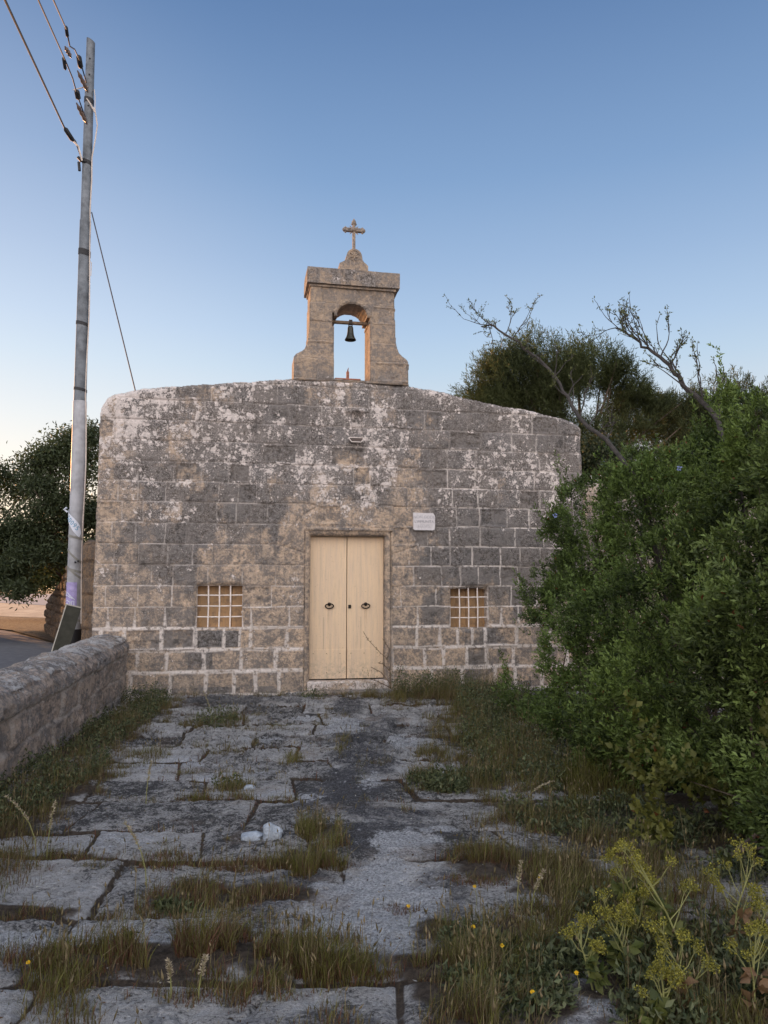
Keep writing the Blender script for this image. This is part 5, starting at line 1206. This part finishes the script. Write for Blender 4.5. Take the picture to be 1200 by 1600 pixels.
# small yellow flowers
def yflower(x, y, h, seed, label, r=.008):
    z = float(ground_h(x, y)); root = empty('yellow_flower', (x, y, z), 0, label, 'wild flower', 'small yellow flowers in the grass')
    b = MB(); b.tube([(0, 0, 0), (.01, 0, h*.6), (.0, 0, h)], [.0018, .0015, .0012], 5); b.build('stem', M['stalk'], root)
    n = 14; a = np.arange(n)*2*np.pi/n; D = norm(np.stack([np.cos(a), np.sin(a)*.6-.5, np.sin(a)*.5+.45], 1)); leaf_mesh('blossom', np.tile([0, 0, h], (n, 1))+D*.001, D, np.full(n, r*1.3), np.full(n, r*.8), cols(n, (.75, .48, .03), (.8, .6, .06), .05), M['petal'], root, fold=.1, droop=0)
for i, (x, y, h, lb) in enumerate([(.11, 3.62, .09, 'single yellow flower at the edge of the pale stone patch'), (.42, 3.72, .13, 'yellow flower among tall blades behind the grass tuft'), (.36, 3.25, .13, 'yellow bud pair in the middle of the front grass tuft'), (.46, 3.15, .11, 'yellow blossom on the right side of the front grass tuft'),
                                (.75, 3.85, .12, 'lone yellow flower left of the umbel plants'), (.52, 2.85, .07, 'yellow flower low at the bottom edge, below the grass tuft'), (-1.37, 3.12, .06, 'yellow flower at the far left bottom among short grass'), (.7, 2.95, .08, 'yellow bud leaning over the dark flagstone')]): yflower(x, y, h, i, lb)
# pale seed stalks at left and near the bottom
def plume(x, y, h, lx, label, n=90, r=.016, seed=1):
    rg = np.random.RandomState(seed); z = float(ground_h(x, y)); root = empty('seed_stalk', (x, y, z), 0, label, 'seed stalk', 'pale dry seed stalks')
    b = MB(); pts = [Vector((lx*h*t*t, 0, h*(t-.25*abs(lx)*t*t))) for t in (0, .25, .5, .75, 1)]; b.tube(pts, [.003, .0028, .0024, .002, .0012], 5); b.build('stem', M['stalk'], root)
    t = .55+.45*rg.rand(n); P = np.stack([lx*h*t*t, 0*t, h*(t-.25*abs(lx)*t*t)], 1); D = norm(rg.randn(n, 3)*np.array([1, 1, .5])+np.array([lx, 0, .6]))
    leaf_mesh('seed_head', P, D, np.full(n, r), np.full(n, .006), cols(n, (.30, .24, .17), (.48, .42, .33), .1), M['petal'], root)
for i, q in enumerate([(-1.98, 4.55, .38, -.5, 'arching fluffy pale seed stalk at the left edge'), (-1.90, 4.5, .34, .1, 'upright fluffy seed stalk next to the arching one'), (-1.95, 8.9, .42, -.25, 'dry seed stalk with a pale head in front of the left window'), (-1.22, 4.12, .36, -.35, 'slim bent stalk with two pale tips left of the large grass tuft'),
                       (-.78, 2.98, .14, -.1, 'short pale flower spike at the bottom, left of centre'), (-.68, 2.98, .16, .15, 'second short pale spike at the bottom beside a white head'), (1.0, 5.6, .22, .9, 'curled fluffy stalk arching over the grass at right centre'), (-1.68, 5.6, .3, .1, 'thin stalk with a tan tip over the left flagstones'), (.62, 3.75, .26, .1, 'straw-coloured stalk in the middle of the right grass'), (.68, 3.72, .22, .3, 'straw-coloured stalk bending right in the right grass')]): plume(*q, seed=i+4)
# woody weed in front of the door
wd = empty('woody_weed', tuple(FW(.62, -.18, .02)), TH, 'thin brown branching weed in front of the right door jamb', 'weed'); b = MB(); rg = random.Random(4); LP = []; LD = []
for (pts) in [[(0, 0, 0), (-.02, 0, .3), (-.06, 0, .48), (-.16, 0, .56), (-.33, 0, .74), (-.42, 0, .88)], [(-.06, 0, .48), (-.02, 0, .6), (-.12, 0, .76)], [(0, 0, .1), (-.15, 0, .28), (-.3, 0, .36)], [(0, 0, .05), (-.2, 0, .15), (-.34, 0, .2)], [(-.02, 0, .3), (-.12, 0, .4), (-.2, 0, .42)], [(0, 0, 0), (.12, 0, .25), (.16, 0, .4)]]:
    b.tube(pts, [.007*(1-.12*k) for k in range(len(pts))], 5)
    for p, q in zip(pts[:-1], pts[1:]):
        for k in range(6): v = Vector(p).lerp(Vector(q), rg.random()); LP.append(list(v)); LD.append([rg.uniform(-1, 1), rg.uniform(-1, 1), rg.uniform(-.3, 1)])
b.build('stem', M['wood'], wd); n = len(LP); leaf_mesh('leaves', np.array(LP), norm(np.array(LD)), .02+.025*rgen.rand(n), np.full(n, .012), cols(n, (.035, .04, .018), (.09, .075, .035)), M['leaf'], wd)
# loose white stones
def rock(x, y, s, label, seed, prof):
    import bmesh
    bm = bmesh.new(); bmesh.ops.create_icosphere(bm, subdivisions=2, radius=1)
    for v in bm.verts:
        c = v.co; k = 1+.9*(float(vn(np.array(c.x*1.3+c.z), np.array(c.y*1.3+c.z*.7), seed))-.5)
        v.co = Vector((max(-.75, min(.8, c.x))*k*s[0], max(-.7, min(.75, c.y))*k*s[1], max(-.4, c.z)*k*s[2]*(1-prof*c.x if c.z > 0 else 1)))
    me = bpy.data.meshes.new('stone'); bm.to_mesh(me); bm.free(); me.materials.append(M['quarry']); o = bpy.data.objects.new('stone', me); COL.objects.link(o)
    o.location = (x, y, float(ground_h(x, y))+s[2]*.15); tag(o, label, 'stone', 'loose white stones')
M['quarry'] = plain('broken_limestone', (.40, .45, .51), .85, 0, .2, 22, bump=.02, dirt=(.2, .2, .2), dirt_amt=.7)
rock(-.66, 4.80, (.07, .05, .07), 'broken white stone with a peaked top beside the green grass tuft', 5, .3)
rock(-.79, 4.80, (.075, .05, .028), 'flatter white stone just left of the peaked one', 9, 0)
rock(.62, 6.55, (.07, .05, .045), 'whitish stone half hidden in the weeds at right centre', 12, 0)
rock(-1.02, 6.0, (.05, .04, .03), 'small pale stone beside the weed on the rough paving', 14, 0)
